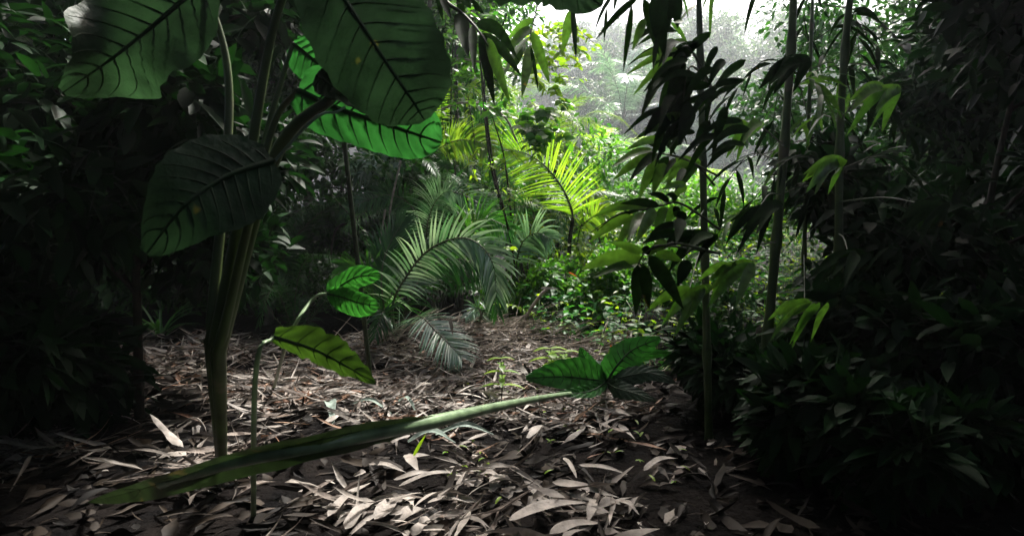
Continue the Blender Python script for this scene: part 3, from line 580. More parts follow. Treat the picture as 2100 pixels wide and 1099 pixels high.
# frond in the left dark, frond below giant leaf
def simple_palm(label, base, fr, group=None):
    t = thing('palm', label, 'palm', base, group)
    for pts, n, L, W, mat, kw in fr:
        frond(t, [base] + pts if kw.pop('fromb', True) else pts, kw.pop('up', up), n, L, W, M[mat], **kw)
    return t
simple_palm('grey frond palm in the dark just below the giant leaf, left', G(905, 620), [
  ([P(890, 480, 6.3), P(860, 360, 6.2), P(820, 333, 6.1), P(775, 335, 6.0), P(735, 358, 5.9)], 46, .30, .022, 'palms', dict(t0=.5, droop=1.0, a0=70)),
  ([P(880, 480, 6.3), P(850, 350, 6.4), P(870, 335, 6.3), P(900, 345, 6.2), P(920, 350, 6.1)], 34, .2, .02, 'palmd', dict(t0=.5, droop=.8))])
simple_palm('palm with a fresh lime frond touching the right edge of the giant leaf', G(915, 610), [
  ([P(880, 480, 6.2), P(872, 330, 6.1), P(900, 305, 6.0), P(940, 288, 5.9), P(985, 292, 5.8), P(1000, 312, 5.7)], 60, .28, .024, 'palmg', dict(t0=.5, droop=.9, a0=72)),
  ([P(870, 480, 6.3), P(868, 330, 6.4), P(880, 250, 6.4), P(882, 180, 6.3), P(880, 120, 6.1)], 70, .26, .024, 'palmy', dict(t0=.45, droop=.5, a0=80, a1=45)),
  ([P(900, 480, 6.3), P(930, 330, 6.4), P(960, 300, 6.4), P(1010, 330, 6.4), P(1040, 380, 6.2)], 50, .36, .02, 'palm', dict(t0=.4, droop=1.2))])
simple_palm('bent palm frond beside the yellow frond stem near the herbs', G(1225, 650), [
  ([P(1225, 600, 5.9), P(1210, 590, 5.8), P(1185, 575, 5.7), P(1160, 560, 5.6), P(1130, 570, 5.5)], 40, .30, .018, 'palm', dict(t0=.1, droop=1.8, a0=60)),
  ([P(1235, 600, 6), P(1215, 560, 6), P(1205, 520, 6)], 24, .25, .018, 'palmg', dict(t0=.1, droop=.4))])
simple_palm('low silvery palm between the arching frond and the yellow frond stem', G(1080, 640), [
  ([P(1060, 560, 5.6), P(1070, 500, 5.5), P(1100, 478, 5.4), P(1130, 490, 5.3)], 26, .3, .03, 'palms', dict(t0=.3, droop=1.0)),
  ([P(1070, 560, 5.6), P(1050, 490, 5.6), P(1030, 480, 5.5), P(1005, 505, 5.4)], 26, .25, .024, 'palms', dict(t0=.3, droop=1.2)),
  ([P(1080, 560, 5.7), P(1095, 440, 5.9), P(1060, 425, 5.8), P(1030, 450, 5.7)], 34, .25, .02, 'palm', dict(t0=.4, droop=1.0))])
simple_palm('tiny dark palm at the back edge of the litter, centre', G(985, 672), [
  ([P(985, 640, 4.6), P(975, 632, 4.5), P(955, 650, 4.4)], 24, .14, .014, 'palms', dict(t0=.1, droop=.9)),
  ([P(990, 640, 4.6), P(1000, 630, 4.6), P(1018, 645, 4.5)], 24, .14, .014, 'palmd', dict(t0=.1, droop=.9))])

def strap_plant(label, base, n, L, W, mat, seed, droop=1.6):
    t = thing('strap_leaf_plant', label, 'plant', base); rr = np.random.default_rng(seed); az = rr.uniform(0, 6.28, n); mb = MB()
    D = np.stack([np.cos(az) * .55, np.sin(az) * .55, np.full(n, 1.0)], 1)
    blades(mb, np.zeros((n, 3)) + rr.normal(size=(n, 3)) * .02, D, nz(np.stack([-np.cos(az), -np.sin(az), np.full(n, .6)], 1)), rr.uniform(.6, 1, n) * L, W, 10, droop * rr.uniform(.5, 1.3, n), .35, lance)
    mb.build('leaves', M[mat], t)
strap_plant('clump of shiny strap leaves at the left, above the pair of fresh green leaves', G(690, 640), 22, .62, .022, 'palm', 1, .9)
strap_plant('low clump of grassy blades at the back of the litter, left', G(815, 700), 26, .42, .010, 'palms', 2)
strap_plant('grassy clump at the foot of the yellow frond stem', G(1150, 665), 30, .5, .012, 'palmg', 3)
strap_plant('arching grass tuft below the low silvery palm', G(1010, 672), 30, .5, .010, 'palms', 4, 2.2)
strap_plant('dark strap leaved clump left of the taro stalks', G(330, 700), 24, .6, .024, 'palm', 6)
strap_plant('strap leaved clump at far left by the tree trunk', G(120, 690), 24, .7, .024, 'palm', 7)
strap_plant('strap leaved clump under the bamboo clump', G(1600, 690), 22, .5, .02, 'palm', 8)
for lb, px, pts, r_ in (('pale thin trunk just below the giant leaf corner', 868, [(868, 400, 6.8), (874, 350, 6.8), (880, 300, 6.7), (884, 200, 6.7), (880, -60, 6.7)], .035),
                        ('thin grey trunk at left of the dark fronds', 700, [(702, 400, 7.2), (690, 100, 7.0), (700, -120, 7.0)], .03),
                        ('dark pole trunk left of centre behind the lime frond', 945, [(945, 400, 7.4), (935, 150, 7.2), (950, -80, 7.2)], .03)):
    b = G(px, 632); t = thing('thin_tree', lb, 'tree', b); mb = MB(); tube(mb, rel(spline([b] + [P(*q) for q in pts], 30), t), np.linspace(r_, r_ * .6, 30) * (1 + .1 * rng.random(30)), 9); mb.build('trunk', M['bark'], t)
    cr_ = MB(); leaf_cloud(cr_, rel([P(*pts[-1])], t)[0] + np.array([0, 0, .4]), (.7, .7, .5), 700, .12, .05); cr_.build('crown', M['shrub'], t)
for lb, pts in (('dark liana hanging in a curve left of the yellow frond', [(955, -40, 5.6), (985, 130, 5.6), (1010, 330, 5.6), (1040, 450, 5.6), (1075, 560, 5.6)]),
                ('liana sagging between the giant leaf and the saplings', [(880, 140, 5.6), (930, 122, 5.6), (985, 128, 5.6), (1060, 150, 5.6)]),
                ('looping liana above the lime frond', [(905, 225, 5.6), (940, 212, 5.6), (990, 215, 5.6), (1035, 240, 5.6), (1060, 290, 5.6)]),
                ('straight dangling liana in front of the grey palm', [(822, 330, 5.4), (800, 430, 5.4), (793, 520, 5.4)]),
                ('dangling dry creeper left of the arching frond', [(790, 430, 5.2), (775, 520, 5.2), (768, 560, 5.2)]),
                ('thin leaning liana over the dark left', [(775, 410, 5.4), (735, 450, 5.4), (690, 470, 5.4), (676, 540, 5.3)])):
    q = spline([P(*a) for a in pts], 40); o_ = MB(); tube(o_, q, .009 + .003 * rng.random(40), 6); tag(o_.build('liana', M['vine' if 'dark' in lb else 'stick'], None, q[0]), lb, 'liana')

# filler palms: (label, x px, ground distance, fronds, scale, material, trunk)
fill = [
 ('dark palm at the far left of the scene behind the giant taro leaves', -5.0, 5.2, 11, 1.0, 'palmd', .3),
 ('dark palm in the shade between the taro stalks and the arching frond', -2.6, 6.0, 10, .9, 'palmd', .2),
 ('shaded palm low behind the pair of fresh green leaves', -1.9, 5.0, 7, .55, 'palmd', .0),
 ('mid green palm right behind the lime frond', -.8, 7.4, 11, 1.05, 'palm', 1.2),
 ('tall palm with a leafy head behind the hanging bamboo tip', -.7, 9.0, 12, 1.1, 'palmg', 2.2),
 ('dark feathery palm left of the yellow frond', .15, 7.2, 10, .8, 'palm', .6),
 ('green palm standing behind the yellow frond', 1.3, 8.5, 11, .95, 'palm', .7),
 ('pale palm in the first mist right of the yellow frond', 2.3, 10.5, 11, 1.1, 'palms', .9),
 ('yellow green palm half hidden by the bamboo sprays', 3.4, 11.5, 11, 1.1, 'palmy', .6),
 ('small bright palm under the mist, centre right', 1.7, 12.5, 10, 1.2, 'palmy', 1.6),
 ('silvery low palm behind the herb patch', 2.2, 7.6, 8, .6, 'palms', .1),
 ('palm behind the bamboo clump on the right', 5.2, 7.5, 11, 1.1, 'palm', .5),
 ('palm at the far right of the scene beyond the bamboo', 7.4, 8.0, 12, 1.2, 'palmd', .8),
 ('feathery palm just left of the lime frond palm', -1.15, 6.2, 9, .62, 'palm', .9),
 ('leaning palm behind the low silvery palm', .1, 6.3, 9, .6, 'palmg', .5),
 ('small palm below the round leaved saplings', .55, 7.4, 10, .7, 'palmg', 1.6),
 ('dark palm low behind the arching frond', -.75, 5.4, 8, .5, 'palmd', .3),
 ('spiky dark palm against the lime bush', .35, 6.6, 12, .45, 'palmd', 1.0),
 ('tall dark palm rising at far left behind the others', -6.5, 9.0, 12, 1.4, 'palmd', 1.9),
 ('tall dark palm behind the giant taro leaf', -3.2, 9.0, 12, 1.3, 'palmd', 2.2),
]
for i, (lb, x, y, n, s, m_, tr) in enumerate(fill):
    palm(lb, (x, y, float(ground_z(x, y))), n, s, m_, tr, seed=i + 1, group='palms growing round the clearing')

# ------------------------------------------------------------------ saplings with round leaves (upper centre)
def sapling(label, base, stempts, brs, L, W, mat, prof=ovate, r=.014, n=14):
    t = thing('sapling', label, 'sapling', base); s = MB(); tube(s, rel(spline([base] + stempts, 40), t), np.linspace(r, r * .35, 40), 7); lv = MB(); br = s
    for q in brs: leafy_branch(lv, br, rel(q, t), n, L, W, prof, .004, .5, 60, .5)
    lv.build('leaves', M[mat], t); br.build('stem', M['vine'], t); return t
def rb(n, x0, x1, y0, y1, d0, d1, dx=(-60, 60), dy=(-10, 50)):
    out = []
    for _ in range(n):
        x, y, dd = random.uniform(x0, x1), random.uniform(y0, y1), random.uniform(d0, d1)
        ax, ay = random.uniform(*dx), random.uniform(*dy)
        out.append([P(x, y, dd), P(x + ax * .5, y + ay * .3 - 6, dd - .1), P(x + ax, y + ay, dd - .2)])
    return out
sapling('slender sapling with round bright leaves reaching into the mist, upper right of centre', G(1035, 640), [P(1038, 480, 5.8), P(1005, 330, 5.6), P(995, 150, 5.4), P(1040, 30, 5.2)],
  [[P(1000, 130, 5.4), P(1090, 130, 5.3), P(1150, 125, 5.2), P(1215, 105, 5.1)], [P(1000, 170, 5.4), P(1100, 150, 5.3), P(1200, 165, 5.2)], [P(1010, 80, 5.4), P(1100, 60, 5.3), P(1150, 60, 5.2)]] + rb(20, 1060, 1160, 40, 230, 5, 5.6, dx=(-10, 70)), .085, .05, 'lime')
sapling('arching sapling with round green leaves below the misty gap', G(1060, 640), [P(1050, 470, 5.6), P(1035, 330, 5.4), P(1010, 240, 5.2)],
  [[P(1010, 235, 5.2), P(1060, 245, 5.1), P(1120, 262, 5.0), P(1180, 240, 5.0)], [P(900, 215, 5.3), P(960, 205, 5.2), P(1040, 235, 5.1)]] + rb(16, 1040, 1150, 190, 290, 4.8, 5.4, dx=(-40, 40)), .10, .07, 'shrub')
sapling('leafy sapling filling the gap right of the giant leaf', G(930, 630), [P(940, 450, 6.2), P(925, 250, 6), P(930, 60, 5.8)],
  rb(34, 890, 1040, -20, 180, 5.4, 6.4), .11, .05, 'shrub', n=16)
sapling('thin bare sapling with a few small leaves crossing the centre', G(1075, 655), [P(1042, 470, 5.0), P(1005, 330, 5.0), P(990, 200, 5.0), P(985, 100, 5)],
  rb(7, 985, 1060, 300, 520, 4.9, 5.1), .07, .04, 'lime', r=.010, n=8)
for lb, xs, ys, mt, L in (('lime leaved bush between the silvery palm and yellow frond stem', (1040, 1170), (430, 600), 'lime', .07), ('green bush right of the yellow frond stem', (1170, 1290), (440, 600), 'lime', .075),
                          ('dense green bush behind the grey palm', (930, 1060), (320, 480), 'shrub', .07), ('bright bush below the round leaved saplings', (1050, 1200), (255, 380), 'lime', .07)):
    d0 = 6.6 if ys[0] < 400 else 6.0
    gb = G((xs[0] + xs[1]) / 2, 640)
    sapling(lb, gb, [P((xs[0] + xs[1]) / 2, (ys[0] + ys[1]) / 2, d0 + .3)], rb(34, *xs, *ys, d0, d0 + 1.2), L, L * .55, mt, n=13)['category'] = 'bush'

# ------------------------------------------------------------------ thicket: shrubs and trees that close the view
trees = [  # label, x, y, H, rad, nleaf, leaf, mat
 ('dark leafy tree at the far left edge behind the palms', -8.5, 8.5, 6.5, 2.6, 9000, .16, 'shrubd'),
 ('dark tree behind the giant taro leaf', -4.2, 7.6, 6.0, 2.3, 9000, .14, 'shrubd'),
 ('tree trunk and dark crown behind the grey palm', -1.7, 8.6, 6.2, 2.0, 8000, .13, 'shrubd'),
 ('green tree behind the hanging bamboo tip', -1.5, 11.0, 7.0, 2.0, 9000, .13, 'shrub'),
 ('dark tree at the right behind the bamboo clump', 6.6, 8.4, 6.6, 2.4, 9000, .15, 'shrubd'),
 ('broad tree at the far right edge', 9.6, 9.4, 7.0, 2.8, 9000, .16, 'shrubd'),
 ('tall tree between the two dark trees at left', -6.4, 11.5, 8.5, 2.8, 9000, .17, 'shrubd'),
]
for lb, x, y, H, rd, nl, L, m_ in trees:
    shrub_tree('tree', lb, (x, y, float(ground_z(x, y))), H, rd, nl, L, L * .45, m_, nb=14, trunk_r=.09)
bushes = [
 ('small leafy bush in front of the yellow frond stem', .72, 5.5, .75, .42, 'shrub'), ('small bush right of the yellow frond stem among the herbs', 1.35, 5.9, .9, .5, 'shrub'), ('low leafy bush left of the yellow frond stem', .15, 5.5, .7, .4, 'shrub'), ('knee high bush in the middle of the herb patch', 1.75, 5.2, .6, .45, 'shrubd'),
 ('dark bush low at far left', -6.2, 5.6, 1.9, 1.2, 'shrubd'), ('dark bush behind the shaded palm at left', -3.5, 6.6, 2.2, 1.3, 'shrubd'),
 ('dark bush behind the arching palm', -1.4, 6.5, 2.0, 1.0, 'shrubd'), ('green bush at the foot of the centre trees', .0, 7.8, 2.0, 1.1, 'shrub'),
 ('pale green bush at the back of the herb patch', 1.9, 8.8, 1.7, 1.2, 'shrub'), ('bush beyond the herb patch near the bamboo', 3.6, 9.0, 1.8, 1.3, 'shrub'),
 ('dark bush behind the bamboo clump', 4.9, 6.2, 2.2, 1.2, 'shrubd'), ('dark bush at the far right edge', 7.0, 6.0, 2.4, 1.4, 'shrubd')]
for lb, x, y, H, rd, m_ in bushes:
    shrub_tree('bush', lb, (x, y, float(ground_z(x, y))), H, rd, 5000 if H > 1 else 1500, .10 if H > 1 else .07, .045 if H > 1 else .036, m_, cat='bush', trunk_r=.025, nb=12)
mb = MB()
for _ in range(60):
    x = random.uniform(-12, -1.0); y = random.uniform(6.6, 10.5); leaf_cloud(mb, (x, y, random.uniform(.0, 4.6) if _ % 2 else random.uniform(0, 1.2)), (1.1, .7, .9), 700, .15, .05)
for _ in range(34):
    x = random.uniform(5.5, 13); y = random.uniform(7, 11); leaf_cloud(mb, (x, y, random.uniform(.3, 4.0)), (1.2, .7, .9), 700, .15, .05)
tag(mb.build('undergrowth', M['shrubd']), 'dark tangled undergrowth closing off both sides of the clearing', 'undergrowth', kind='stuff')

# canopy tree roofs added above both sides to shade the left and right
def canopy_tree(label, x, y, H, rad, n):
    o = thing('tree', label, 'tree', (x, y, float(ground_z(x, y)))); tr = MB(); cr = MB()
    tube(tr, spline([(0, 0, -.2), (.1, .1, H * .5), (0, 0, H)], 20), np.linspace(.26, .14, 20) * (1 + .08 * rng.random(20)), 12)
    for i in range(16):
        az = i * 2.4; rr = rad * random.uniform(.25, 1); q = np.array([math.cos(az) * rr, math.sin(az) * rr, H + random.uniform(-.3, 1.2)])
        tube(tr, spline([(0, 0, H * .9), q * np.array([.5, .5, 1]), q], 8), np.linspace(.09, .02, 8), 6)
        leaf_cloud(cr, q, (rad * .42, rad * .42, .7), n // 16, .3, .13)
    tr.build('trunk', M['bark'], o); cr.build('crown', M['shrubd'], o)
canopy_tree('thick trunked canopy tree at far left', -5.9, 7.0, 7.0, 3.8, 9000)
canopy_tree('canopy tree trunk in the dark between the left palms', -4.4, 8.4, 6.6, 2.9, 9000)
canopy_tree('canopy tree trunk at far right beyond the bamboo', 6.4, 6.9, 7.0, 3.4, 9000)

for lb, x, y, H, rd in (('unseen canopy tree added for shade behind the viewpoint, left', -3.4, -1.8, 5.0, 4.2), ('unseen canopy tree added for shade straight behind the viewpoint', .4, -4.2, 4.6, 3.2), ('unseen canopy tree added for shade behind the viewpoint, right', 4.0, -1.6, 5.0, 4.2),  # out of view, added to block light from behind and the sides
                        ('unseen canopy tree added to shade the left side of the clearing', -5.2, 3.0, 5.6, 3.9), ('unseen canopy tree added to shade the right side of the clearing', 6.6, 3.2, 5.6, 3.6)):
    canopy_tree(lb, x, y, H, rd, 9000)
mb = MB()
for _ in range(60):
    az = random.uniform(-math.pi - .45, .45); rr = random.uniform(5, 7.5); x, y = rr * math.cos(az), rr * math.sin(az)
    leaf_cloud(mb, (x, y, random.uniform(.4, 4.6)), (1.5, 1.5, 1.2), 420, .34, .15)
tag(mb.build('unseen_forest_wall', M['shrubd']), 'unseen forest growth added around and behind the viewpoint to block light', 'undergrowth', kind='stuff')  # unseen growth added to keep out light from behind the camera

for lb, x, y, H, rd, m_ in (('shade-black shrub at the right edge beside the bamboo clump', 2.75, 3.2, 2.6, .95, 'leafshade'), ('shade-black shrub low at the right, in front of the bamboo bases', 2.15, 2.75, .75, .5, 'leafshade'),
                          ('low plant added as dark shadow right of the small taro', 1.32, 3.15, .36, .30, 'leafshade'), ('low plant added as dark shadow at the bottom right corner of the litter', 1.5, 2.3, .45, .36, 'leafshade'),  # both low plants added as dark patches where shadow falls
                          ('dark shrub far right in front of the trees', 4.3, 4.2, 3.0, 1.3, 'leafshade'), ('shade-black shrub beside the taro stalks', -2.0, 3.0, 2.3, .8, 'leafshade'),
                          ('dark shrub at far left in front of the trees', -3.6, 3.9, 3.0, 1.3, 'leafshade'), ('low dark shrub at far left on the litter', -2.6, 2.5, .9, .6, 'leafshade')):
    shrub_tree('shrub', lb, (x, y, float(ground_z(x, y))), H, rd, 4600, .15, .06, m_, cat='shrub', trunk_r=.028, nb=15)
def vine(label, pts, mat, L=.07, n=46):
    c = spline([P(*a) for a in pts], 40); t = thing('vine', label, 'vine', c[0]); lv = MB(); br = MB()
    leafy_branch(lv, br, rel(c, t), n, L, L * .6, heart, .005, .9, 60, .6, t0=.02)
    br.build('stem', M['vine'], t); lv.build('leaves', M[mat], t)
vine('leafy vine trailing from the top beside the giant leaf edge', [(905, -60, 5.9), (915, 80, 5.8), (905, 220, 5.8), (925, 330, 5.8)], 'shrub')
vine('leafy vine hanging behind the lime frond', [(960, 200, 5.9), (975, 320, 5.8), (960, 430, 5.8), (990, 520, 5.7)], 'lime')
vine('leafy vine climbing between the grey palm and the yellow frond', [(1060, 620, 5.5), (1045, 520, 5.6), (1055, 420, 5.6), (1030, 300, 5.7), (1050, 200, 5.7)], 'shrub')
vine('bright vine draped below the yellow frond', [(1060, 440, 5.9), (1100, 470, 5.8), (1140, 520, 5.7), (1120, 600, 5.5)], 'lime')
vine('vine crossing the dark below the giant leaf', [(700, 330, 6.2), (760, 390, 6.1), (830, 400, 6.0), (900, 430, 5.9)], 'shrubd')
vine('creeper running along the back of the litter', [(960, 640, 4.9), (1010, 622, 4.9), (1060, 630, 4.8), (1110, 650, 4.7)], 'lime', .05)
vine('vine falling beside the yellow frond stem', [(1200, 430, 5.9), (1185, 500, 5.8), (1200, 560, 5.7), (1180, 620, 5.6)], 'lime', .08)
vine('dark vine above the pair of fresh green leaves', [(680, 400, 4.9), (740, 470, 4.8), (770, 540, 4.7), (830, 600, 4.6)], 'shrubd', .06)

# ------------------------------------------------------------------ misty hillside
fv = []
for k in range(3):
    random.seed(50 + k); H = 18; 
    tt = shrub_tree('tree', 'x', (0, 0, 0), H, 6.0, 15000, .62, .24, 'far', nb=22, trunk_r=.3); fv.append(tt)
fl = ['misty tree on the hillside at the left end of the pale gap', 'misty tree rising highest behind the saplings', 'misty tree in the middle of the pale gap', 'misty tree just left of the black hanging leaves', 'misty tree partly behind the bamboo sprays', 'misty tree low on the slope, centre of the gap', 'misty tree low on the slope near the bamboo', 'misty tree on the upper slope at far right', 'faint tree near the skyline above the gap', 'faint skyline tree behind the hanging leaves', 'misty tree behind the left wall of forest', 'misty tree behind the right wall of forest']
fl += ['misty tree low behind the sapling tips', 'misty tree closing the bottom of the gap', 'misty tree at mid slope below the hanging leaves', 'misty tree on the slope just right of the bamboo sprays', 'misty tree on the slope between two bamboo stems', 'faint tree at the left of the skyline']
fpos = [(6, 92), (17, 108), (25, 98), (36, 116), (46, 96), (14, 78), (34, 76), (60, 110), (22, 118), (48, 120), (-12, 100), (76, 100), (11, 64), (19, 62), (26, 82), (40, 84), (50, 80), (12, 112)]
for i, ((x, y), lb) in enumerate(zip(fpos, fl)):
    o = fv[i] if i < 3 else copy_tree(fv[i % 3]); o.location = (x, y, float(ground_z(x, y)) - .3); o.rotation_euler = (0, 0, i * 1.3); s = .84 + .08 * (i % 4); o.scale = (s, s, s)
    o['label'] = lb; o['group'] = 'trees in the mist'
random.seed(99)
pl = ['misty palm with drooping fronds in the upper gap', 'misty palm beside the sapling tips', 'misty palm in the centre of the gap', 'misty palm below the black hanging leaves', 'misty palm close to the bamboo sprays', 'pale palm at the foot of the slope', 'pale palm at the foot of the slope behind the yellow frond', 'faint palm high on the slope', 'pale palm right of the yellow frond, low', 'misty palm on the slope, right side']
pp = [(19, 86), (12, 70), (24, 80), (32, 88), (36, 72), (15, 58), (9.5, 50), (26, 104), (19, 56), (46, 80)]
for i, ((x, y), lb) in enumerate(zip(pp, pl)):
    palm(lb, (x, y, float(ground_z(x, y))), 14, 4.2, 'palms', 4.0 + (i % 4) * 2.5, seed=60 + i, group='palms in the mist')
mb = MB()
for _ in range(190):
    y = random.uniform(22, 140); x = random.uniform(-.15, .75) * y; z = float(ground_z(x, y)); q = y / 60; leaf_cloud(mb, (x, y, z + random.uniform(.3, 4) * q), (4 * q + 1, 3 * q + .5, 2.6 * q), 300, .45 * q + .15, .2 * q + .06)
tag(mb.build('far_undergrowth', M['far']), 'misty green growth covering the far slope', 'undergrowth', kind='stuff')

# ------------------------------------------------------------------ ground cover of herbs, right
def density(x, y):
    return 1.0
def herbs(n, L, W, mat, prof, name, label, h0, h1, seedh, flat=.3, up=.05):
    xs = rng.uniform(.12, 8.5, n * 3); ys = rng.uniform(3.5, 10, n * 3)
    edge = 4.2 - .35 * np.clip(xs - .5, 0, 3) + .3 * np.sin(xs * 5)
    cl = np.sin(xs * 2.3 + seedh) * np.sin(ys * 2.9 + seedh * 2) + .5 * np.sin(xs * 6 + ys * 5 + seedh)
    k = (ys > edge) & ~((xs > 1.3) & (ys < 3.9)) & (rng.random(n * 3) < np.clip(.45 + cl * .7, .04, 1)); xs, ys, cl = xs[k][:n], ys[k][:n], cl[k][:n]; m_ = len(xs)
    ht = (h0 + h1 * np.clip((ys - 4.2) / 2.2, 0, 1)) * (.6 + .5 * np.clip(cl + .5, 0, 1.5))
    B = np.stack([xs, ys, ground_z(xs, ys) + rng.beta(2, 1.6, m_) * ht], 1); az = rng.uniform(0, 6.28, m_)
    D = np.stack([np.cos(az), np.sin(az), rng.normal(up, .28, m_)], 1); mb = MB()
    blades(mb, B, D, nz(np.array([0, 0, 1.0]) + rng.normal(size=(m_, 3)) * flat), rng.uniform(*L, m_), rng.uniform(*W, m_), 4, .6, .25, prof)
    for q in rng.choice(m_, m_ // 9, replace=False):
        tube(mb, np.array([[B[q, 0], B[q, 1], float(ground_z(B[q, 0], B[q, 1]))], B[q]]), .0022, 4)
    tag(mb.build(name, M[mat]), label, 'ground cover', kind='stuff')
herbs(7000, (.05, .12), (.04, .075), 'cover', heart, 'herbs', 'low heart leaved herbs carpeting the ground at right', .16, .7, 0)
herbs(4600, (.04, .09), (.018, .035), 'lime', ovate, 'small_leaf_herbs', 'bright small leaved herbs growing among the heart leaved ones', .22, 1.0, 2.2, .5, .25)
herbs(3600, (.08, .16), (.03, .055), 'shrubd', ovate, 'dark_herbs', 'dark long leaved herbs filling the shade below the bright ones', .12, .5, 4.0, .4)
herbs(900, (.12, .32), (.006, .012), 'palmg', lance, 'herb_grass', 'thin grass blades sticking out of the herb carpet', .12, .5, 1.1, .4, .9)

# ------------------------------------------------------------------ litter
def litter(n, xr, yr, L, W, mat, zr, name, label, dens=None, prof=lance):
    x = rng.uniform(*xr, n * 3); y = rng.uniform(*yr, n * 3)
    k = rng.random(n * 3) < (dens(x, y) if dens else 1); x, y = x[k][:n], y[k][:n]; m_ = len(x)
    B = np.stack([x, y, ground_z(x, y) + rng.uniform(*zr, m_)], 1); az = rng.normal(.3, .8, m_) + np.where(rng.random(m_) < .5, 0, math.pi)
    D = np.stack([np.cos(az), np.sin(az), rng.normal(.05, .22, m_)], 1); U = nz(np.array([0, -.1, 1.0]) + rng.normal(size=(m_, 3)) * .35)
    mb = MB(); blades(mb, B, D, U, rng.uniform(*L, m_), rng.uniform(*W, m_), 6, rng.normal(.2, .25, m_), rng.uniform(-.2, .9, m_), prof, bend=rng.normal(0, .5, m_), wave=.3, rot=.8)
    return tag(mb.build(name, M[mat]), label, 'leaf litter', kind='stuff')
def clump(x, y):
    c = np.sin(x * 4.1 + 1.3 * np.sin(y * 3.1)) * np.sin(y * 6.3 + 1.7 * np.sin(x * 2.2)) + .6 * np.sin(x * 9 + y * 7) * np.cos(y * 8 - x * 3)
    near = np.clip((c - .22) * 2.0, .015, 1); m = np.clip((y - 2.85) / .45, 0, 1)
    v = near * (1 - m) + m * np.clip(.75 + .5 * c, .25, 1)
    v = v * np.clip(1 - (x - .36 - .16 * (y - 2)) / .3, .04, 1)            # litter thinned so bare dark soil stands for shade at right
    v = v * np.where((x < -1.5), np.clip(.55 + c, .06, .8), 1)
    return v
litter(4300, (-3.8, 3.2), (2.5, 5.0), (.06, .30), (.010, .030), 'dry', (.005, .07), 'leaf_litter', 'pale dry bamboo leaves thickly covering the clearing floor', clump)
litter(3200, (-3.8, 3.2), (2.3, 5.0), (.06, .28), (.008, .024), 'dryg', (.005, .07), 'grey_leaf_litter', 'grey brown dry strips mixed into the pale litter', clump)
litter(420, (-2.8, 2.2), (1.45, 2.8), (.08, .30), (.010, .036), 'dryg', (.005, .07), 'near_grey_litter', 'grey brown torn strips among the near pale leaves', clump)
litter(1500, (-3.8, 3.2), (2.5, 5.0), (.05, .20), (.008, .024), 'dryb', (.005, .06), 'brown_leaf_litter', 'brown dry leaves mixed into the pale litter', clump)
litter(330, (-2.8, 2.2), (1.45, 2.8), (.10, .30), (.014, .042), 'dry', (.01, .09), 'near_leaf_litter', 'large pale dry leaves in clumps on black soil', clump)
litter(1100, (-2.8, 2.2), (1.45, 2.9), (.02, .09), (.006, .035), 'dry', (.008, .06), 'broad_leaf_litter', 'short broken dry leaves among the long ones', clump, ovate)
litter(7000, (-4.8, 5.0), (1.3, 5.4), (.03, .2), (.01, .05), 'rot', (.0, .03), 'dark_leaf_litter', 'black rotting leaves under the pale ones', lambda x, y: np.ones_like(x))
def sticks(n, xr, yr, name, label):
    mb = MB()
    for _ in range(n):
        x, y = random.uniform(*xr), random.uniform(*yr); az = random.gauss(.5, .7); L = random.uniform(.2, .75); e = random.gauss(.05, .15)
        a = np.array([x, y, float(ground_z(x, y)) + random.uniform(.02, .09)]); D = np.array([math.cos(az), math.sin(az), e])
        tube(mb, spline([a, a + D * L * .5 + np.array([0, 0, random.uniform(-.01, .04)]), a + D * L], 8), np.linspace(.0035, .0015, 8), 5)
    return tag(mb.build(name, M['stick']), label, 'twigs', kind='stuff')
sticks(420, (-1.5, .1), (4.0, 4.9), 'twig_pile', 'tangle of thin dead twigs at the back of the litter')
sticks(130, (-.2, .9), (4.0, 5.0), 'twigs', 'dead twigs and stalks below the herbs')
# sprouts
mb = MB(); n = 45; x = rng.uniform(-.3, .8, n); y = rng.uniform(2.0, 4.0, n); az = rng.uniform(0, 6.28, n)
blades(mb, np.stack([x, y, ground_z(x, y) + .05], 1), np.stack([np.cos(az), np.sin(az), np.full(n, .6)], 1), (0, 0, 1), .045, .013, 4, .9, .3, ovate)
tag(mb.build('sprouts', M['lime']), 'tiny green sprouts scattered through the litter', 'sprouts', kind='stuff')

def seedling(label, px, py0, py1, n, L, W, mat='lime'):
    b = G(px, py0); dd = (b - CP) @ CF; t = thing('seedling', label, 'seedling', b); s = MB(); lv = MB()
    c = spline([b, P(px + 3, (py0 + py1) / 2, dd), P(px, py1, dd)], 16); tube(s, rel(c, t), np.linspace(.004, .002, 16), 6)
    for i in range(n):
        p = rel(c[15 - i * 2], t); 
        for sg in (0, math.pi):
            az = i * 1.5 + sg + .2; blades(lv, [p], [[math.cos(az), math.sin(az), .15]], [[0, 0, 1]], L * (1 + .15 * i), W, 6, .7, .2, ovate)
    s.build('stem', M['vine'], t); lv.build('leaves', M[mat], t)
seedling('seedling with paired leaves standing in the litter, centre', 1027, 838, 735, 5, .085, .04)
seedling('seedling in front of the small taro, lime green', 1158, 800, 722, 4, .12, .055)
seedling('seedling just left of the small taro beside the lime one', 1129, 792, 715, 4, .12, .055)
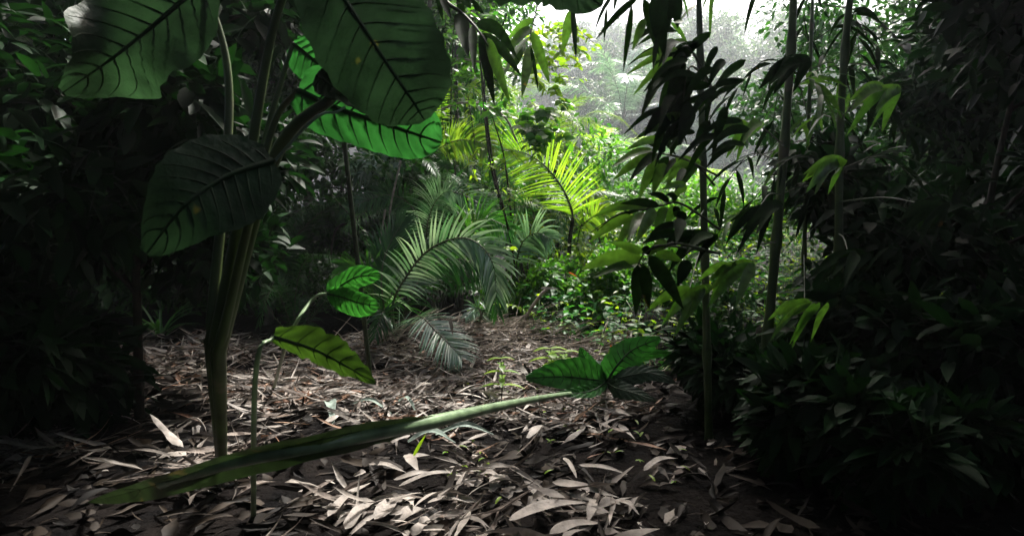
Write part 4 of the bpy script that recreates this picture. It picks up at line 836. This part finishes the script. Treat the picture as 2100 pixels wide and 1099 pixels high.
def ground_leaf(label, a, b, w_, mat='dry', prof=lance, z=.045, arch=.018, curl=.18, group='single dry leaves lying nearest', name='dry_leaf'):
    A = G(*a, z); B_ = G(*b, z); o = thing_mesh = None
    L = np.linalg.norm(B_ - A); c = spline([A, (A + B_) / 2 + np.array([0, 0, arch]), B_], 15); T = nz(np.gradient(c, axis=0)); s_ = nz(np.cross(T, nz(np.array([0, -.35, 1.0])))); n_ = np.cross(s_, T)
    dm = ((A + B_) / 2 - CP) @ CF; tt = np.linspace(0, 1, 15); W = (w_ * (.62 if prof is ovate else .85) / F * dm * .5 * prof(tt) * (1 + .12 * np.sin(tt * 11 + a[0])))[:, None]
    c = c + s_ * (np.sin(tt * 3.1 + a[1]) * L * .05)[:, None]
    V = np.stack([c + s_ * W * v + n_ * W * curl * (v * v - .3 * abs(v) + .25 * math.sin(v * 5 + a[1])) for v in (-1, -.5, 0, .5, 1)], 1)
    f = [[i * 5 + j, i * 5 + j + 1, i * 5 + j + 6, i * 5 + j + 5] for i in range(14) for j in range(4)]
    return tag(MB().add(V, f).build(name, M[mat], None, A), label, 'dry leaf' if mat[:3] == 'dry' else 'fallen leaf', group)
def g8(x, y): return (1035 + x / 3.675, 800 + y / 3.675)
def g7(x, y): return (660 + x / 3.675, 800 + y / 3.675)
for lb, a, b, w_, pf in (
  ('long pale boat shaped dry leaf alone on the black soil, right of centre', g8(355, 705), g8(865, 790), 24, lance),
  ('longest curved dry leaf sweeping across the bottom right litter', g8(40, 1000), g8(635, 825), 30, lance),
  ('broad upright oval dry leaf crossing the end of the long curved one', g8(655, 815), g8(640, 995), 34, ovate),
  ('dry leaf below the long curved one at the bottom edge', g8(350, 1095), g8(710, 980), 26, lance),
  ('roundish grey dry leaf right of the broad upright one', g8(715, 885), g8(875, 850), 34, ovate),
  ('narrow dry leaf fading into the dark at lower right', g8(850, 840), g8(1025, 935), 14, lance),
  ('narrow dry leaf in the dark right of centre', g8(565, 550), g8(925, 645), 14, lance),
  ('dry leaf below the right end of the long stalk', g8(750, 155), g8(965, 195), 18, lance),
  ('dry leaf at the dark right edge of the litter', g8(1050, 605), g8(1300, 510), 16, lance),
  ('short dry leaf standing alone between two black patches', g8(465, 505), g8(525, 660), 18, ovate),
  ('short broad pale dry leaf near the seedling cluster', g8(180, 360), g8(280, 260), 26, ovate),
  ('long grey dry leaf rising from the bottom left corner', g7(70, 955), g7(345, 690), 24, lance),
  ('thin pointed dry leaf under the dark blade at left', g7(345, 565), g7(645, 605), 13, lance),
  ('broad upright dry leaf beside the green blade of grass', g7(650, 480), g7(715, 610), 34, ovate),
  ('wide crumpled dry leaf in the bottom left clump', g7(165, 1040), g7(405, 850), 34, lance),
  ('wide pale dry leaf in the middle of the bottom left clump', g7(385, 965), g7(620, 790), 38, lance),
  ('wide dry leaf pointing up right from the bottom clump', g7(560, 1000), g7(790, 890), 34, lance),
  ('broad dry leaf apart from the clump, bottom centre', g7(790, 1000), g7(1005, 955), 26, ovate),
  ('pointed dry leaf at the bottom edge below the broad one set apart', g7(690, 1097), g7(790, 1005), 26, lance),
  ('curled dry strip left of the black patch in the middle', g7(540, 665), g7(860, 625), 15, lance),
  ('dry strip lying above the black patch in the middle', g7(580, 720), g7(1085, 625), 13, lance),
  ('dry leaf at the right side of the middle black patch', g7(1170, 630), g7(1374, 675), 16, lance),
  ('folded dry leaf in the centre of the near litter', g7(1260, 760), g7(1378, 640), 40, ovate),
  ('curved pale dry leaf in the middle distance behind the long stalk', g7(680, 50), g7(850, 95), 18, lance)):
    ground_leaf(lb, a, b, w_, 'dry', pf)
for lb, a, b, w_ in (('grey green fallen leaf just below the long stalk', g7(650, 400), g7(1010, 385), 26), ('grey green fallen leaf lying right of the one below the stalk', g7(860, 320), g7(1290, 345), 24),
                     ('curled grey green leaf behind the dark blade, left', g7(250, 90), g7(510, 190), 20), ('grey green leaf tip poking up behind the long stalk', g7(570, 95), g7(700, 160), 16), ('pale grey leaf at the left end above the dark blade', g7(10, 100), g7(110, 260), 34)):
    ground_leaf(lb, a, b, w_, 'pale', ovate, .06, .05, .6, 'grey green fallen leaves', 'fallen_leaf')
for lb, a, b in (('small orange leaf caught beside the yellow frond stem', c4(480, 1020), c4(548, 1055)), ('small orange leaf tip at the end of the olive bamboo leaf', c6(790, 615), c6(820, 640))):
    lv = MB(); traced(lv, a, b, 3.2, 3.9, .02); tag(lv.build('orange_leaf', M['orange'], None, lv.v[0][0]), lb, 'leaf')
lv = MB(); traced(lv, (923, 650), (929, 688), 8, 3.9, 0); tag(lv.build('dry_sheath', M['dry'], None, lv.v[0][0]), 'pale dry sheath standing upright at the back of the litter', 'dry leaf')
lv = MB(); traced(lv, g7(690, 495), g7(785, 330), 7, 2.3, .02); tag(lv.build('grass_blade', M['lime'], None, lv.v[0][0]), 'single bright green blade of grass in front of the grey green leaf', 'grass blade')

# dead curled leaf standing between litter and herbs
b = G(1062, 728); t = thing('dead_palm_leaf', 'withered twisted brown leaf standing at the edge of the herbs', 'dead leaf', b)
mb = MB(); dd = (b - CP) @ CF
for q, r in (([c6(95, 660), c6(130, 480), c6(190, 350), c6(270, 240), c6(320, 195)], .012), ([c6(140, 690), c6(130, 560), c6(150, 430), c6(230, 300), c6(310, 200)], .009), ([c6(75, 640), c6(110, 520), c6(140, 440)], .009)):
    tube(mb, rel(spline([P(*a, dd) for a in q], 20), t), r * (1 + .4 * rng.random(20)) * np.linspace(.7, 1, 20), 6)
mb.build('stalk', M['stick'], t); lv = MB(); traced(lv, c6(270, 185), c6(405, 190), 5.5, dd, .0); lv.v = [v - np.array(t.location) for v in lv.v]; lv.build('blade', M['dry'], t)

# ------------------------------------------------------------------ haze
mb = MB(); x0, x1, y0, y1, z0, z1 = -500, 500, -100, 700, -3, 60
v = [(x, y, z) for z in (z0, z1) for y in (y0, y1) for x in (x0, x1)]
f = [(0, 2, 3, 1), (4, 5, 7, 6), (0, 1, 5, 4), (2, 6, 7, 3), (0, 4, 6, 2), (1, 3, 7, 5)]
hm = bpy.data.materials.new('haze_air'); tn, N, K = nodes(hm); pv = N('ShaderNodeVolumePrincipled'); pv.inputs['Color'].default_value = (.90, .96, 1, 1)
pv.inputs['Density'].default_value = .0013; pv.inputs['Anisotropy'].default_value = .6; ou = N('ShaderNodeOutputMaterial'); K(pv.outputs[0], ou.inputs['Volume'])
tag(mb.add(v, f).build('haze', hm), 'pale damp mist hanging in the air', 'haze', kind='stuff')
